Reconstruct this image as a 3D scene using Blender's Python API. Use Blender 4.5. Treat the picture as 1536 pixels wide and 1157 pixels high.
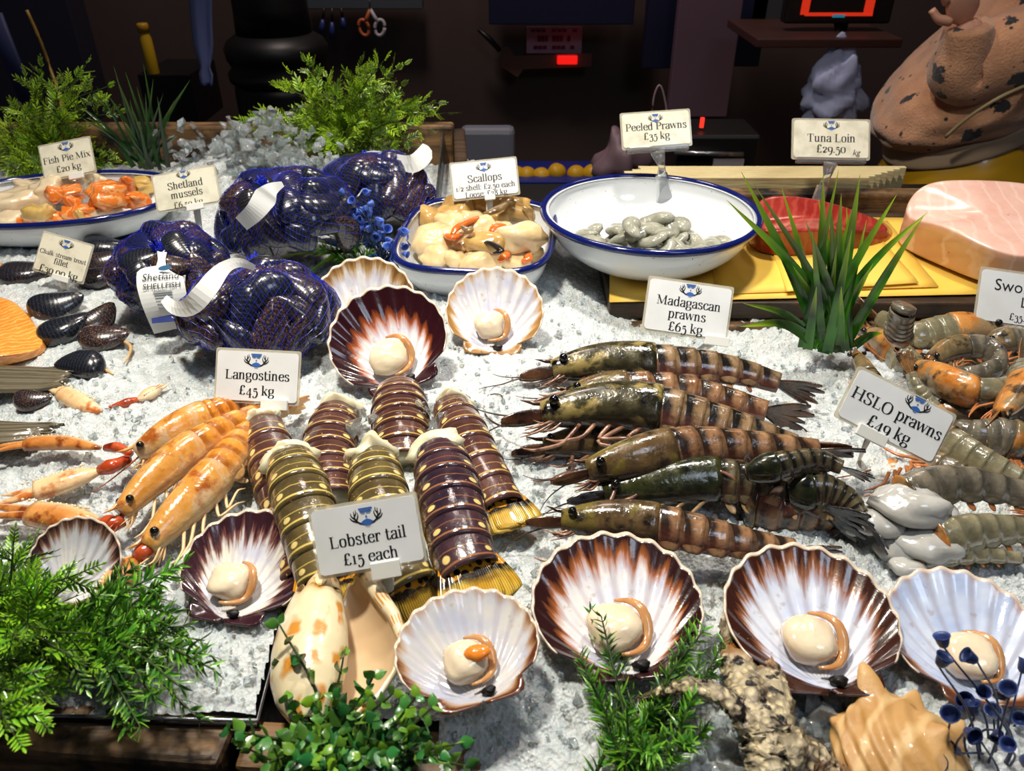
import bpy, math, random
import numpy as np
from mathutils import Vector, Matrix
from mathutils.bvhtree import BVHTree
SC = bpy.context.scene
for _o in list(bpy.data.objects):
    bpy.data.objects.remove(_o)
random.seed(7); RNG = np.random.default_rng(7)
PI = math.pi
COL = SC.collection

# ---------------------------------------------------------------- camera
F_PX = 1180.0; PITCH = math.radians(33.0); CAM = np.array([0.0, 0.0, 0.38])
cam_d = bpy.data.cameras.new('camera'); cam_o = bpy.data.objects.new('camera', cam_d); COL.objects.link(cam_o)
cam_d.sensor_width = 36.0; cam_d.lens = 36.0*F_PX/1536.0; cam_d.clip_start = 0.01
cam_o.location = CAM; cam_o.rotation_euler = (PI/2-PITCH, 0, 0)
cam_d.dof.use_dof = True; cam_d.dof.focus_distance = 0.62; cam_d.dof.aperture_fstop = 16.0
SC.camera = cam_o
# ---------------------------------------------------------------- world, lamps, exposure
wd = bpy.data.worlds.new('world'); SC.world = wd; wd.use_nodes = True
wd.node_tree.nodes['Background'].inputs[0].default_value = (0.55, 0.6, 0.75, 1)
wd.node_tree.nodes['Background'].inputs[1].default_value = 0.035
def lamp(name, loc, aim, power, size, col, spread=180):
    l = bpy.data.lights.new(name, 'AREA'); l.shape = 'DISK'; l.size = size; l.energy = power; l.color = col
    l.spread = math.radians(spread)
    o = bpy.data.objects.new(name, l); COL.objects.link(o); o.location = loc
    o.rotation_euler = (Vector(aim)-Vector(loc)).to_track_quat('-Z', 'Y').to_euler()
    return o
lamp('stall_lamp', (-0.30, 0.55, 1.35), (-0.08, 0.62, 0), 8.0, 0.13, (1.0, 0.93, 0.80), 100)
lamp('stall_lamp', (0.30, 1.00, 1.35), (0.10, 0.75, 0), 3.8, 0.13, (1.0, 0.94, 0.84), 95)
lamp('cool_front_light', (0.75, -0.35, 1.5), (0.3, 0.5, 0), 2.0, 0.5, (0.72, 0.83, 1.0), 120)  # unseen weak cool light from the front right
lamp('shop_fill', (0.9, 1.9, 1.5), (0.75, 1.7, 0), 2.4, 0.3, (1.0, 0.80, 0.65))  # unseen fill light for the dim background on the right
lamp('shop_fill', (-0.3, 1.8, 1.9), (-0.1, 2.7, 0.2), 15.0, 0.4, (1.0, 0.84, 0.78))  # fill light added to brighten the dark back wall
vs = SC.view_settings
vs.view_transform = 'Standard'; vs.look = 'None'; vs.gamma = 1.0; vs.exposure = 0.0; vs.use_curve_mapping = False

# ---------------------------------------------------------------- picture -> place
_cp, _sp = math.cos(PITCH), math.sin(PITCH)
def ray(u, v):
    a = (u-768.0)/F_PX; b = -(v-578.5)/F_PX
    return np.array([a, _cp+b*_sp, -_sp+b*_cp])
def px(u, v, z=0.0):                      # point at height z seen at a pixel
    d = ray(u, v); return CAM+d*((z-CAM[2])/d[2])
def pxy(u, v, y):                         # point at distance y seen at a pixel
    d = ray(u, v); return CAM+d*(y/d[1])
def mpp(p):                               # metres per pixel at a point
    return (p[1]*_cp-(p[2]-CAM[2])*_sp)/F_PX
def nrm(a):
    a = np.asarray(a, float); return a/max(np.linalg.norm(a), 1e-9)

# ---------------------------------------------------------------- mesh builder
class MB:
    def __init__(s): s.V = []; s.F = []; s.U = []; s.W = []; s.n = 0
    def add(s, V, F, pu=0.0, pv=0.0):
        V = np.asarray(V, float).reshape(-1, 3); m = len(V)
        s.V.append(V); o = s.n
        s.F.extend([tuple(int(i)+o for i in f) for f in F]); s.n += m
        s.U.append(np.broadcast_to(np.asarray(pu, float).ravel() if np.ndim(pu) else pu, (m,)))
        s.W.append(np.broadcast_to(np.asarray(pv, float).ravel() if np.ndim(pv) else pv, (m,)))
        return s
    def grid(s, P, wrap=False, cap0=False, cap1=False, pu=None, pv=None):
        P = np.asarray(P, float); a, b = P.shape[:2]
        F = []
        for i in range(a-1):
            for j in range(b if wrap else b-1):
                k = (j+1) % b
                F.append((i*b+j, i*b+k, (i+1)*b+k, (i+1)*b+j))
        if cap0: F.append(tuple(range(b))[::-1])
        if cap1: F.append(tuple((a-1)*b+j for j in range(b)))
        if pu is None: pu = np.repeat(np.linspace(0, 1, a), b)
        if pv is None: pv = np.tile(np.linspace(0, 1, b, endpoint=not wrap), a)
        return s.add(P.reshape(-1, 3), F, pu, pv)
    def tube(s, pts, r, seg=6, flat=1.0, up=(0, 0, 1)):
        P = np.asarray(pts, float); n = len(P)
        r = np.broadcast_to(np.asarray(r, float), (n,)) if np.ndim(r) < 1 or len(np.atleast_1d(r)) == n else np.interp(np.linspace(0, 1, n), np.linspace(0, 1, len(r)), r)
        T = np.gradient(P, axis=0); T /= np.linalg.norm(T, axis=1)[:, None]+1e-12
        A = np.cross(T, up); l = np.linalg.norm(A, axis=1)
        A[l < 1e-3] = np.cross(T[l < 1e-3], (0.3, 1, 0.1)); A /= np.linalg.norm(A, axis=1)[:, None]
        B = np.cross(A, T)
        th = np.arange(seg)*2*PI/seg
        R = P[:, None]+r[:, None, None]*(np.cos(th)[None, :, None]*A[:, None]+flat*np.sin(th)[None, :, None]*B[:, None])
        return s.grid(R, wrap=True, cap0=True, cap1=True)
    def box(s, c, h, R=None):
        c = np.asarray(c, float); h = np.asarray(h, float)
        V = np.array([(x, y, z) for x in (-1, 1) for y in (-1, 1) for z in (-1, 1)], float)*h
        if R is not None: V = V@np.asarray(R).T
        return s.add(V+c, [(0, 1, 3, 2), (4, 6, 7, 5), (0, 4, 5, 1), (2, 3, 7, 6), (0, 2, 6, 4), (1, 5, 7, 3)])
    def lathe(s, prof, c=(0, 0, 0), seg=48, sx=1, sy=1, cap=True):
        th = np.arange(seg)*2*PI/seg
        P = np.array([[(r*math.cos(t)*sx+c[0], r*math.sin(t)*sy+c[1], z+c[2]) for t in th] for r, z in prof])
        return s.grid(P, wrap=True, cap0=cap, cap1=cap)
    def prism(s, pts, z0, z1, fn=None):
        n = len(pts); V = [(x, y, z0) for x, y in pts]+[(x, y, z1) for x, y in pts]
        if fn: V = [fn(*p) for p in V]
        F = [tuple(range(n))[::-1], tuple(range(n, 2*n))]+[(i, (i+1) % n, n+(i+1) % n, n+i) for i in range(n)]
        return s.add(V, F)
    def blob(s, c, r, R=None, amp=0.12, seed=0, seg=20, rings=13, p=2.0, freq=2.2):
        th = np.linspace(0, PI, rings); ph = np.arange(seg)*2*PI/seg
        e = 2.0/p
        sg = lambda a: np.sign(a)*np.abs(a)**e
        D = np.stack([sg(np.sin(th))[:, None]*sg(np.cos(ph))[None], sg(np.sin(th))[:, None]*sg(np.sin(ph))[None], np.repeat(sg(np.cos(th))[:, None], seg, 1)], -1)
        rg = np.random.default_rng(seed)
        n = 1.0
        for k in range(5):
            w = rg.normal(size=3)*freq*(1+0.35*k); n = n+amp*0.55*np.sin(D@w+rg.uniform(0, 6.3))/(1+.4*k)
        P = D*n[..., None]*np.asarray(r)
        if R is not None: P = P@np.asarray(R).T
        return s.grid(P+np.asarray(c), wrap=True)
    def xf(s, M):
        M = np.asarray(M, float); s.V = [v@M[:3, :3].T+(M[:3, 3] if M.shape[0] == 4 else 0) for v in s.V]; return s
    def arr(s): return np.concatenate(s.V)
    def build(s, name, mat, parent=None, world=True, smooth=True, mods=()):
        V = np.concatenate(s.V) if s.V else np.zeros((0, 3))
        if parent is not None and world: V = V-np.array(WLOC[parent.name])
        me = bpy.data.meshes.new(name); me.from_pydata(V.tolist(), [], s.F)
        for nm, a in (('pu', s.U), ('pv', s.W)):
            at = me.attributes.new(nm, 'FLOAT', 'POINT'); at.data.foreach_set('value', np.concatenate(a).astype(np.float32))
        me.materials.append(mat)
        if smooth: me.polygons.foreach_set('use_smooth', np.ones(len(me.polygons), bool))
        me.validate(); me.update()
        o = bpy.data.objects.new(name, me); COL.objects.link(o)
        if parent is not None: o.parent = parent; WLOC[o.name] = WLOC[parent.name]
        else: WLOC[o.name] = (0, 0, 0)
        for k, kw in mods:
            m = o.modifiers.new(k.lower(), k)
            for a, b in kw.items(): setattr(m, a, b)
        return o
WLOC = {}
SOL = lambda t, off=-1: ('SOLIDIFY', dict(thickness=t, offset=off))
SUB = lambda n=1: ('SUBSURF', dict(levels=n, render_levels=n))
BEV = lambda w, n=2: ('BEVEL', dict(width=w, segments=n, limit_method='ANGLE'))
def tag(o, label=None, cat=None, group=None, kind=None):
    if label: o['label'] = label
    if cat: o['category'] = cat
    if group: o['group'] = group
    if kind: o['kind'] = kind
    return o
def thing(name, label, cat, loc, R=None, group=None):
    o = bpy.data.objects.new(name, None); COL.objects.link(o); o.empty_display_size = 0.01
    o.location = Vector(loc); WLOC[o.name] = tuple(loc)
    if R is not None: o.rotation_euler = Matrix(np.asarray(R)[:3, :3].tolist()).to_euler()
    return tag(o, label, cat, group)
def single(mb, name, mat, label, cat, group=None, kind=None, loc=None, **k):
    V = mb.arr()
    if loc is None: loc = (V[:, 0].mean(), V[:, 1].mean(), V[:, 2].min())
    mb.V = [v-np.asarray(loc) for v in mb.V]
    o = mb.build(name, mat, **k); o.location = Vector(loc)
    return tag(o, label, cat, group, kind)
def struct(mb, name, mat, **k):
    o = mb.build(name, mat, **k); o['kind'] = 'structure'; return o
def Rx(a): c, s = math.cos(math.radians(a)), math.sin(math.radians(a)); return np.array([[1, 0, 0], [0, c, -s], [0, s, c]])
def Ry(a): c, s = math.cos(math.radians(a)), math.sin(math.radians(a)); return np.array([[c, 0, s], [0, 1, 0], [-s, 0, c]])
def Rz(a): c, s = math.cos(math.radians(a)), math.sin(math.radians(a)); return np.array([[c, -s, 0], [s, c, 0], [0, 0, 1]])
def spline(P, n):
    P = np.asarray(P, float); m = len(P)
    if m == 2: return P[0]+(P[1]-P[0])*np.linspace(0, 1, n)[:, None]
    E = np.vstack([2*P[0]-P[1], P, 2*P[-1]-P[-2]])
    out = []
    for t in np.linspace(0, m-1-1e-9, n):
        i = int(t); f = t-i; a, b, c, d = E[i:i+4]
        out.append(0.5*(2*b+(c-a)*f+(2*a-5*b+4*c-d)*f*f+(3*b-a-3*c+d)*f**3))
    return np.array(out)

# ---------------------------------------------------------------- materials
def lin(c):
    f = lambda x: (x/255/12.92) if x/255 <= 0.04045 else ((x/255+0.055)/1.055)**2.4
    return (f(c[0]), f(c[1]), f(c[2]), 1.0)
class G:
    def __init__(s, name):
        s.m = bpy.data.materials.new(name); s.m.use_nodes = True; s.t = s.m.node_tree; s.t.nodes.clear()
        s.out = s.t.nodes.new('ShaderNodeOutputMaterial')
    def nd(s, typ, ins=None, **at):
        n = s.t.nodes.new('ShaderNode'+typ)
        for k, v in at.items(): setattr(n, k, v)
        for k, v in (ins or {}).items():
            i = n.inputs[k]
            if isinstance(v, bpy.types.NodeSocket): s.t.links.new(v, i)
            else: i.default_value = v
        return n
    def co(s, k='Object'): return s.nd('TexCoord').outputs[k]
    def at(s, n): return s.nd('Attribute', attribute_name=n).outputs['Fac']
    def m_(s, op, a, b=0.0, c=0.0, clamp=False):
        n = s.nd('Math', {0: a, 1: b, 2: c}, operation=op); n.use_clamp = clamp; return n.outputs[0]
    def ramp(s, f, stops, interp='LINEAR'):
        n = s.nd('ValToRGB', {0: f}); r = n.color_ramp; r.interpolation = interp
        while len(r.elements) < len(stops): r.elements.new(0.5)
        for e, (p, c) in zip(r.elements, stops):
            e.position = p; e.color = c if len(c) == 4 else lin(c)
        return n.outputs[0]
    def mr(s, f, a, b, c=0.0, d=1.0):
        return s.nd('MapRange', {0: f, 1: a, 2: b, 3: c, 4: d}).outputs[0]
    def mix(s, f, a, b, bt='MIX'):
        n = s.nd('Mix', data_type='RGBA', blend_type=bt)
        for i, v in ((0, f), (6, a), (7, b)):
            if isinstance(v, bpy.types.NodeSocket): s.t.links.new(v, n.inputs[i])
            else: n.inputs[i].default_value = v if i == 0 else (lin(v) if len(v) == 3 else v)
        return n.outputs[2]
    def noise(s, sc, det=3, vec=None, rough=.55, out=0, dist=0.0):
        i = {'Scale': sc, 'Detail': det, 'Roughness': rough, 'Distortion': dist}
        i['Vector'] = vec if vec is not None else s.co()
        return s.nd('TexNoise', i).outputs[out]
    def vor(s, sc, vec=None, feature='F1', out=0, rnd=1.0):
        return s.nd('TexVoronoi', {'Scale': sc, 'Vector': vec if vec is not None else s.co(), 'Randomness': rnd}, feature=feature).outputs[out]
    def wave(s, sc, vec=None, dist=2.0, det=2, dsc=1.0, **k):
        return s.nd('TexWave', {'Scale': sc, 'Distortion': dist, 'Detail': det, 'Detail Scale': dsc, 'Vector': vec if vec is not None else s.co()}, **k).outputs[1]
    def xyz(s, x=0.0, y=0.0, z=0.0): return s.nd('CombineXYZ', {0: x, 1: y, 2: z}).outputs[0]
    def sep(s, v): return s.nd('SeparateXYZ', {0: v}).outputs
    def rnd(s): return s.nd('ObjectInfo').outputs['Random']
    def bump(s, h, st=0.5, d=0.002, nrm=None):
        i = {'Strength': st, 'Distance': d, 'Height': h}
        if nrm is not None: i['Normal'] = nrm
        return s.nd('Bump', i).outputs[0]
    def fin(s, col, rough=0.4, **k):
        b = s.nd('BsdfPrincipled'); k = dict(k)
        mp = {'spec': 'Specular IOR Level', 'sss': 'Subsurface Weight', 'tr': 'Transmission Weight', 'coat': 'Coat Weight', 'metal': 'Metallic', 'nrm': 'Normal', 'em': 'Emission Strength', 'emc': 'Emission Color', 'alpha': 'Alpha', 'ior': 'IOR', 'sheen': 'Sheen Weight', 'cr': 'Coat Roughness'}
        if 'rad' in k: b.inputs['Subsurface Scale'].default_value = k.pop('rad'); b.inputs['Subsurface Radius'].default_value = (1, .6, .4)
        for n, v in [('Base Color', col), ('Roughness', rough)]+[(mp[q], w) for q, w in k.items()]:
            i = b.inputs[n]
            if isinstance(v, bpy.types.NodeSocket): s.t.links.new(v, i)
            elif isinstance(v, (tuple, list)): i.default_value = lin(v) if len(v) == 3 else v
            else: i.default_value = v
        s.t.links.new(b.outputs[0], s.out.inputs[0]); return s.m
def plain(name, col, rough=0.5, **k): return G(name).fin(col, rough, **k)
# ---------------------------------------------------------------- surface materials
def mat_ice():
    g = G('crushed_ice')
    n = g.noise(260, 3); v = g.vor(420, out=0); v2 = g.vor(170, out=1)
    c = g.mix(g.mr(g.noise(90, 4), .35, .65), (212, 220, 222), (242, 246, 246))
    c = g.mix(g.mr(g.sep(v2)[0], .0, .45, .25, 0), c, (165, 182, 188))
    h = g.m_('ADD', g.m_('MULTIPLY', n, .7), v)
    return g.fin(c, g.mr(g.noise(140, 2), .4, .6, .05, .3), nrm=g.bump(h, .6, .003), tr=.24, ior=1.31, sss=.3, rad=.012, spec=.6)
def mat_chunk():
    g = G('clear_ice')
    return g.fin((236, 242, 244), .08, tr=.85, ior=1.31, nrm=g.bump(g.noise(160, 3), .5, .003), sss=.25, rad=.01)
def mat_wood(name, a, b, dark=.35, sc=1.0):
    g = G(name); o = g.co()
    s = g.nd('Mapping', {'Vector': o, 'Scale': (6*sc, 60*sc, 60*sc)}).outputs[0]
    gr = g.noise(1.5, 5, s, .6)
    c = g.ramp(gr, [(.3, a), (.7, b)])
    st = g.mr(g.noise(14*sc, 5, o, .7), .44, .6)
    c = g.mix(g.m_('MULTIPLY', st, dark), c, (12, 10, 9))
    return g.fin(c, g.mr(gr, .3, .7, .35, .7), nrm=g.bump(gr, .6, .003))
def mat_steel(name='dark_steel', col=(70, 66, 66), r=.32):
    g = G(name); n = g.noise(40, 4)
    return g.fin(g.mix(g.mr(n, .4, .65), col, tuple(int(x*.6) for x in col)), g.mr(n, .3, .7, r-.1, r+.15), metal=.85)
def mat_enamel():
    g = G('white_enamel'); n = g.noise(300, 2)
    return g.fin(g.mix(g.mr(n, .72, .76), (236, 240, 244), (60, 60, 66)), .1, coat=.5, sss=.0)
M = {}
M['ice'] = mat_ice(); M['chunk'] = mat_chunk()
M['wood'] = mat_wood('weathered_crate_wood', (62, 44, 28), (148, 112, 70), 1.0)
M['wood_dark'] = mat_wood('wet_dark_wood', (36, 25, 17), (78, 55, 34), .8)
M['wood_pale'] = mat_wood('pale_board', (196, 176, 128), (222, 206, 158), .1)
M['steel'] = mat_steel(); M['steel_bright'] = mat_steel('tray_rim_steel', (170, 172, 176), .25)
M['enamel'] = mat_enamel()
M['blue_rim'] = plain('blue_enamel_rim', (14, 26, 92), .12, coat=.5)
g = G('yellow_paper'); n = g.noise(9, 3)
M['yellow'] = g.fin(g.mix(g.mr(n, .3, .7), (232, 186, 66), (242, 202, 92)), .55, nrm=g.bump(g.noise(25, 3), .25, .004))
g = G('wall_paint'); M['wall'] = g.fin(g.mix(g.noise(1.2, 4), (66, 52, 46), (92, 76, 70)), .6)
M['floor'] = plain('dark_floor', (38, 36, 38), .5)
M['black'] = plain('black_paint', (14, 13, 13), .45)
M['navy'] = plain('navy_panel', (22, 26, 58), .5)
M['mauve'] = plain('mauve_panel', (112, 86, 100), .6)
M['white_plastic'] = plain('white_plastic', (232, 232, 226), .35)
M['clear'] = G('clear_plastic').fin((238, 240, 242), .06, tr=.9, ior=1.35)

# ---------------------------------------------------------------- crushed ice bed
def sstep(a, b, x):
    t = np.clip((x-a)/(b-a), 0, 1); return t*t*(3-2*t)
def ice_base(x, y):
    x = np.asarray(x, float); y = np.asarray(y, float)
    z = -0.028*sstep(.02, .16, x)*sstep(.50, .66, y)
    z = z+0.004*np.sin(x*17+1)*np.sin(y*14)+.003*np.sin(x*31+y*23)
    for cx, cy, r, h in ((-.055, .535, .05, .018), (.015, .30, .07, .006), (-.40, 1.14, .10, .03), (-.21, .33, .05, .004), (.1, .86, .05, -.006)):
        z = z+h*np.exp(-((x-cx)**2+(y-cy)**2)/r**2)
    return z
def worley(X, Y, s, seed):
    gx = np.floor(X/s).astype(int); gy = np.floor(Y/s).astype(int)
    def hsh(i, j, k):
        h = (i*374761393+j*668265263+k*974711+seed*1442695041) & 0x7fffffff
        h = ((h ^ (h >> 13))*1274126177) & 0x7fffffff
        return ((h ^ (h >> 16)) % 65536)/65536.0
    best = np.full(X.shape, 1e9); H = np.zeros(X.shape)
    for a in (-1, 0, 1):
        for b in (-1, 0, 1):
            i = gx+a; j = gy+b
            dx = X/s-(i+hsh(i, j, 1)); dy = Y/s-(j+hsh(i, j, 2)); d = dx*dx+dy*dy
            m = d < best
            hh = hsh(i, j, 3)-.5+(hsh(i, j, 4)-.5)*1.5*dx+(hsh(i, j, 5)-.5)*1.5*dy
            H = np.where(m, hh, H); best = np.where(m, d, best)
    return H-.35*np.minimum(best, 1)
A0 = px(388, 1088, 0); A1 = px(446, 860, 0); FRONT_Y = A0[1]; DIR = A1[:2]-A0[:2]
def ice_bed():
    nx, ny = 640, 440
    t = np.linspace(0, 1, ny); y = .17+1.06*t**1.35
    s = np.linspace(-1, 1, nx)
    Y = np.repeat(y[:, None], nx, 1); X = s[None]*(0.30+0.60*Y)
    amp = .7+.5*sstep(-.3, .3, np.sin(X*9+Y*7)*np.cos(Y*11-X*5))
    Z = ice_base(X, Y)+amp*(.0022*worley(X, Y, .013, 3)+.0024*worley(X, Y, .0062, 9)+.0018*worley(X, Y, .0036, 5))
    V = np.stack([X, Y, Z], -1)
    # keep-out: in front of the steel tray and the gap beside its wall
    side = (X-A0[0])*DIR[1]-(Y-A0[1])*DIR[0]     # >0 right of the divider
    L = np.hypot(*DIR); side = side/L
    cut = ((Y < FRONT_Y+.003) & (side < .095)) | ((side > -.002) & (side < .028) & (Y < A1[1]-.02)) | ((X > .115) & (Y > .80)) | ((X > -.02) & (Y > 1.02))
    F = []
    keep = ~cut
    idx = np.arange(nx*ny).reshape(ny, nx)
    q = keep[:-1, :-1] & keep[1:, :-1] & keep[:-1, 1:] & keep[1:, 1:]
    ii = idx[:-1, :-1][q]
    F = np.stack([ii, ii+1, ii+nx+1, ii+nx], 1)
    me = bpy.data.meshes.new('crushed_ice'); Vf = V.reshape(-1, 3)
    used = np.unique(F); rm = np.full(nx*ny, -1); rm[used] = np.arange(len(used)); Vf = Vf[used]; F = rm[F]
    me.vertices.add(len(Vf)); me.vertices.foreach_set('co', Vf.ravel())
    me.loops.add(F.size); me.loops.foreach_set('vertex_index', F.ravel())
    me.polygons.add(len(F)); me.polygons.foreach_set('loop_start', np.arange(0, F.size, 4)); me.update(calc_edges=True)
    me.validate(); me.materials.append(M['ice'])
    o = bpy.data.objects.new('crushed_ice', me); COL.objects.link(o)
    return tag(o, 'white bed of fine crushed ice filling the trays under the seafood', 'ice', kind='stuff')
ice_bed()
def chunks(spots, name, label):
    mb = MB(); rg = np.random.default_rng(5)
    for (c, sx, sy, sz, n, s0, s1) in spots:
        for k in range(n):
            p = np.array(c)+rg.normal(size=3)*np.array([sx, sy, sz])*.5
            p[2] = max(p[2], float(ice_base(p[0], p[1]))+.001)
            r = rg.uniform(s0, s1); d = rg.normal(size=(9, 3)); d /= np.linalg.norm(d, axis=1)[:, None]
            pts = d*r*rg.uniform(.6, 1.1, (9, 1))
            import bmesh as _b
            bm = _b.new(); [bm.verts.new(x) for x in pts]; _b.ops.convex_hull(bm, input=bm.verts)
            bm.verts.index_update(); V = [v.co[:] for v in bm.verts]; F = [[v.index for v in f.verts] for f in bm.faces]; bm.free()
            mb.add(np.array(V)+p, F)
    return single(mb, name, M['chunk'], label, 'ice', kind='stuff', smooth=False)
chunks([(px(290, 225, .03), .05, .03, .03, 50, .005, .011), (px(345, 222, .04), .03, .03, .03, 40, .006, .012), (px(405, 230, .05), .07, .04, .05, 150, .005, .013), (px(455, 245, .05), .06, .03, .03, 70, .005, .011)],
       'ice_heap', 'heap of clear ice lumps between the back crate board and the netted mussels')
chunks([(px(620, 640, .02), .05, .02, .012, 60, .004, .009), (px(655, 625, .012), .03, .02, .01, 30, .004, .008), (px(590, 660, .012), .03, .02, .01, 30, .003, .007)],
       'ice_heap', 'small mound of ice crystals among the lobster tails')
chunks([(px(1235, 1055, -.0), .04, .03, .02, 60, .004, .010), (px(1350, 960, -.0), .014, .014, .012, 22, .004, .009), (px(1060, 1110, 0), .04, .04, .015, 40, .004, .010), (px(1240, 1100, 0), .05, .03, .01, 24, .005, .010)],
       'ice_heap', 'loose glassy ice lumps around the large conch shell')
rg = np.random.default_rng(11); sp = []
for k in range(2600):
    u, v = rg.uniform(60, 1290), rg.uniform(430, 1130); p = px(u, v, 0); p[2] = ice_base(p[0], p[1])+.002
    if p[0] > .115 and p[1] > .78: continue
    sd = ((p[0]-A0[0])*DIR[1]-(p[1]-A0[1])*DIR[0])/np.hypot(*DIR)
    if p[1] < FRONT_Y+.01 and sd < .1 or -.006 < sd < .03: continue
    sp.append((p, 0, 0, .001, 1, .0012, .0034 if k % 6 else .0055))
chunks(sp, 'ice_crystals', 'glassy crystals scattered over the crushed ice')

# ---------------------------------------------------------------- the stall: trays and crates
def bar(p, q, w, h, name, mat, label, cat='crate', bev=.004, n0=None):
    p = np.asarray(p, float); q = np.asarray(q, float); d = q-p; L = np.linalg.norm(d[:2]); a = math.degrees(math.atan2(d[1], d[0]))
    mb = MB(); mb.box((0, 0, 0), (L/2, w/2, h/2), Rz(a)); c = (p+q)/2
    mb.V = [v+c for v in mb.V]
    return single(mb, name, mat, label, cat, loc=c-np.array([0, 0, h/2]), mods=[BEV(bev)], smooth=False)
# left steel tray: one thing with its walls
tr = thing('steel_tray', 'dark steel ice tray with a bright thin rim behind the front wooden rail', 'tray', (A0[0], A0[1], -.07))
mb = MB(); th = .0015
L0 = px(-260, 1068, 0); nz = np.array([DIR[1], -DIR[0], 0])/np.hypot(*DIR)
mb.add([L0, A0, A0-[0, 0, .07], L0-[0, 0, .07]], [(0, 1, 2, 3)]); mb.build('front_wall', M['steel'], tr, mods=[SOL(th, 0)], smooth=False)
mb = MB(); B1 = np.array([A1[0], A1[1], .004]); B0 = np.array([A0[0], A0[1], .004])
mb.add([B0, B1, B1-[0, 0, .075], B0-[0, 0, .075]], [(0, 1, 2, 3)]); mb.build('side_wall', M['steel'], tr, mods=[SOL(th, 0)], smooth=False)
mb = MB(); mb.tube([L0+[0, 0, .001], A0+[0, 0, .004], B1], .0011, 8); mb.build('rim', M['steel_bright'], tr)
mb = MB(); mb.add([A0+nz*.055+[0, 0, -.055], A1+nz*.055+[0, 0, -.055], A1+nz*.3+[0, 0, -.055], A0+nz*.3+[0, 0, -.055]], [(0, 1, 2, 3)])
# main tray wall behind the gap
o = thing('steel_tray', 'second dark steel tray beside the gap under the large cream shell', 'tray', tuple(A0+nz*.03-[0, 0, .07]))
mb = MB(); q0 = A0+nz*.024; q1 = A1+nz*.026; q0 = q0*1.0; mb.add([q0-[0, 0, .012], q1-[0, 0, .012], q1-[0, 0, .075], q0-[0, 0, .075]], [(0, 1, 2, 3)]); mb.build('side_wall', M['steel'], o, mods=[SOL(th, 0)], smooth=False)
mb = MB(); mb.tube([q0-[0, 0, .0115], q1-[0, 0, .0115]], .001, 8); mb.build('rim', M['steel_bright'], o)
# wooden rails in front
bar(px(-200, 1098, -.022), px(352, 1142, -.022)+[0, 0, 0], .030, .04, 'crate_rail', M['wood'], 'weathered wooden crate rail with dark stains under the feathery green sprigs')
bar(px(372, 1146, -.022), px(730, 1168, -.022), .028, .04, 'crate_rail', M['wood'], 'wooden crate rail under the small-leaved green plant')
bar(px(735, 1166, -.024), px(1700, 1186, -.024), .026, .04, 'crate_rail', M['wood'], 'wooden crate rail at the front edge of the ice below the sprig of needles')
# back of the left crate
yb = 1.23
mb = MB(); mb.box((-.50, yb, .005), (.41, .014, .055)); single(mb, 'crate_board', M['wood'], 'brown back board of the crate behind the ice heap and ferns', 'crate', mods=[BEV(.004)], smooth=False)
c0 = pxy(668, 205, 1.215); c1 = pxy(640, 318, .97)
bar(np.array([c0[0]+.02, 1.235, .0]), np.array([c1[0]+.045, 1.0, -.005]), .018, .11, 'crate_board', M['wood_dark'], 'dark side board of the crate between mussels and scallop tray')
mb = MB(); a = np.array([c0[0]-.004, 1.22, 0.0]); b = np.array([c1[0]+.012, .97, 0.0])
mb.add([a+[0, 0, .052], b+[0, 0, .03], b-[0, 0, .05], a-[0, 0, .05]], [(0, 1, 2, 3)])
single(mb, 'steel_sheet', mat_steel('grey_steel', (120, 120, 122), .3), 'grey steel sheet lining the crate side beside the fern', 'sheet', mods=[SOL(.002, 0)], smooth=False)
# right platform with its boards
pf = px(915, 452, 0); py0 = pf[1]; px0 = pf[0]
mb = MB(); mb.box((px0+.45, (py0+1.02)/2, -.012), (.45, (1.02-py0)/2, .010)); single(mb, 'serving_board', M['wood_dark'], 'dark wooden board under the yellow paper holding bowl and fish loins', 'board', mods=[BEV(.002)], smooth=False)
mb = MB(); mb.box((px0+.45, py0-.006, -.034), (.45, .007, .011)); single(mb, 'crate_rail', M['wood'], 'light-edged wooden crate rail at the ice below the yellow paper', 'crate', mods=[BEV(.003)], smooth=False)
mb = MB(); mb.box((px0+.50, 1.035, .0), (.47, .013, .022)); single(mb, 'crate_board', M['wood'], 'rough brown crate board running behind the tuna and bowl', 'crate', mods=[BEV(.004)], smooth=False)
for k in range(7):
    x0, x1 = pxy(914+7*k+(k % 3)*5, 270, 1.08+k*.011)[0], pxy(1300+9*k, 270, 1.08+k*.011)[0]
    zt = .028-.0014*k
    mb = MB(); mb.box(((x0+x1)/2, 1.075+k*.012, zt/2-.025), ((x1-x0)/2, .0035, zt/2+.025))
    single(mb, 'pale_panel', M['wood_pale'], 'thin pale panel standing on edge in the stack behind the bowl', 'panel', 'pale panels stacked behind the bowl', smooth=False, mods=[BEV(.001)])
def sheet(pts, z, name, label, seed=0, group=None, curl=.002):
    # a paper sheet from picture outline points on height z
    P = [px(u, v, z) for u, v in pts]; n = 14
    a, b, c, d = P; mb = MB(); S, T = np.meshgrid(np.linspace(0, 1, n), np.linspace(0, 1, n), indexing='ij')
    Q = (1-S)[..., None]*((1-T)[..., None]*a+T[..., None]*d)+S[..., None]*((1-T)[..., None]*b+T[..., None]*c)
    Q[..., 2] += curl*(1+np.sin(S*6+seed)*np.cos(T*5+seed))*(T > .05)
    mb.grid(Q); return single(mb, name, M['yellow'], label, 'paper', group, mods=[SOL(.0006, 1)])
sheet([(914, 453), (1475, 441), (1600, 330), (915, 322)], .0008, 'paper_sheet', 'yellow wrapping paper sheet lying lowest on the serving board', 0, curl=.0006)
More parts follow.
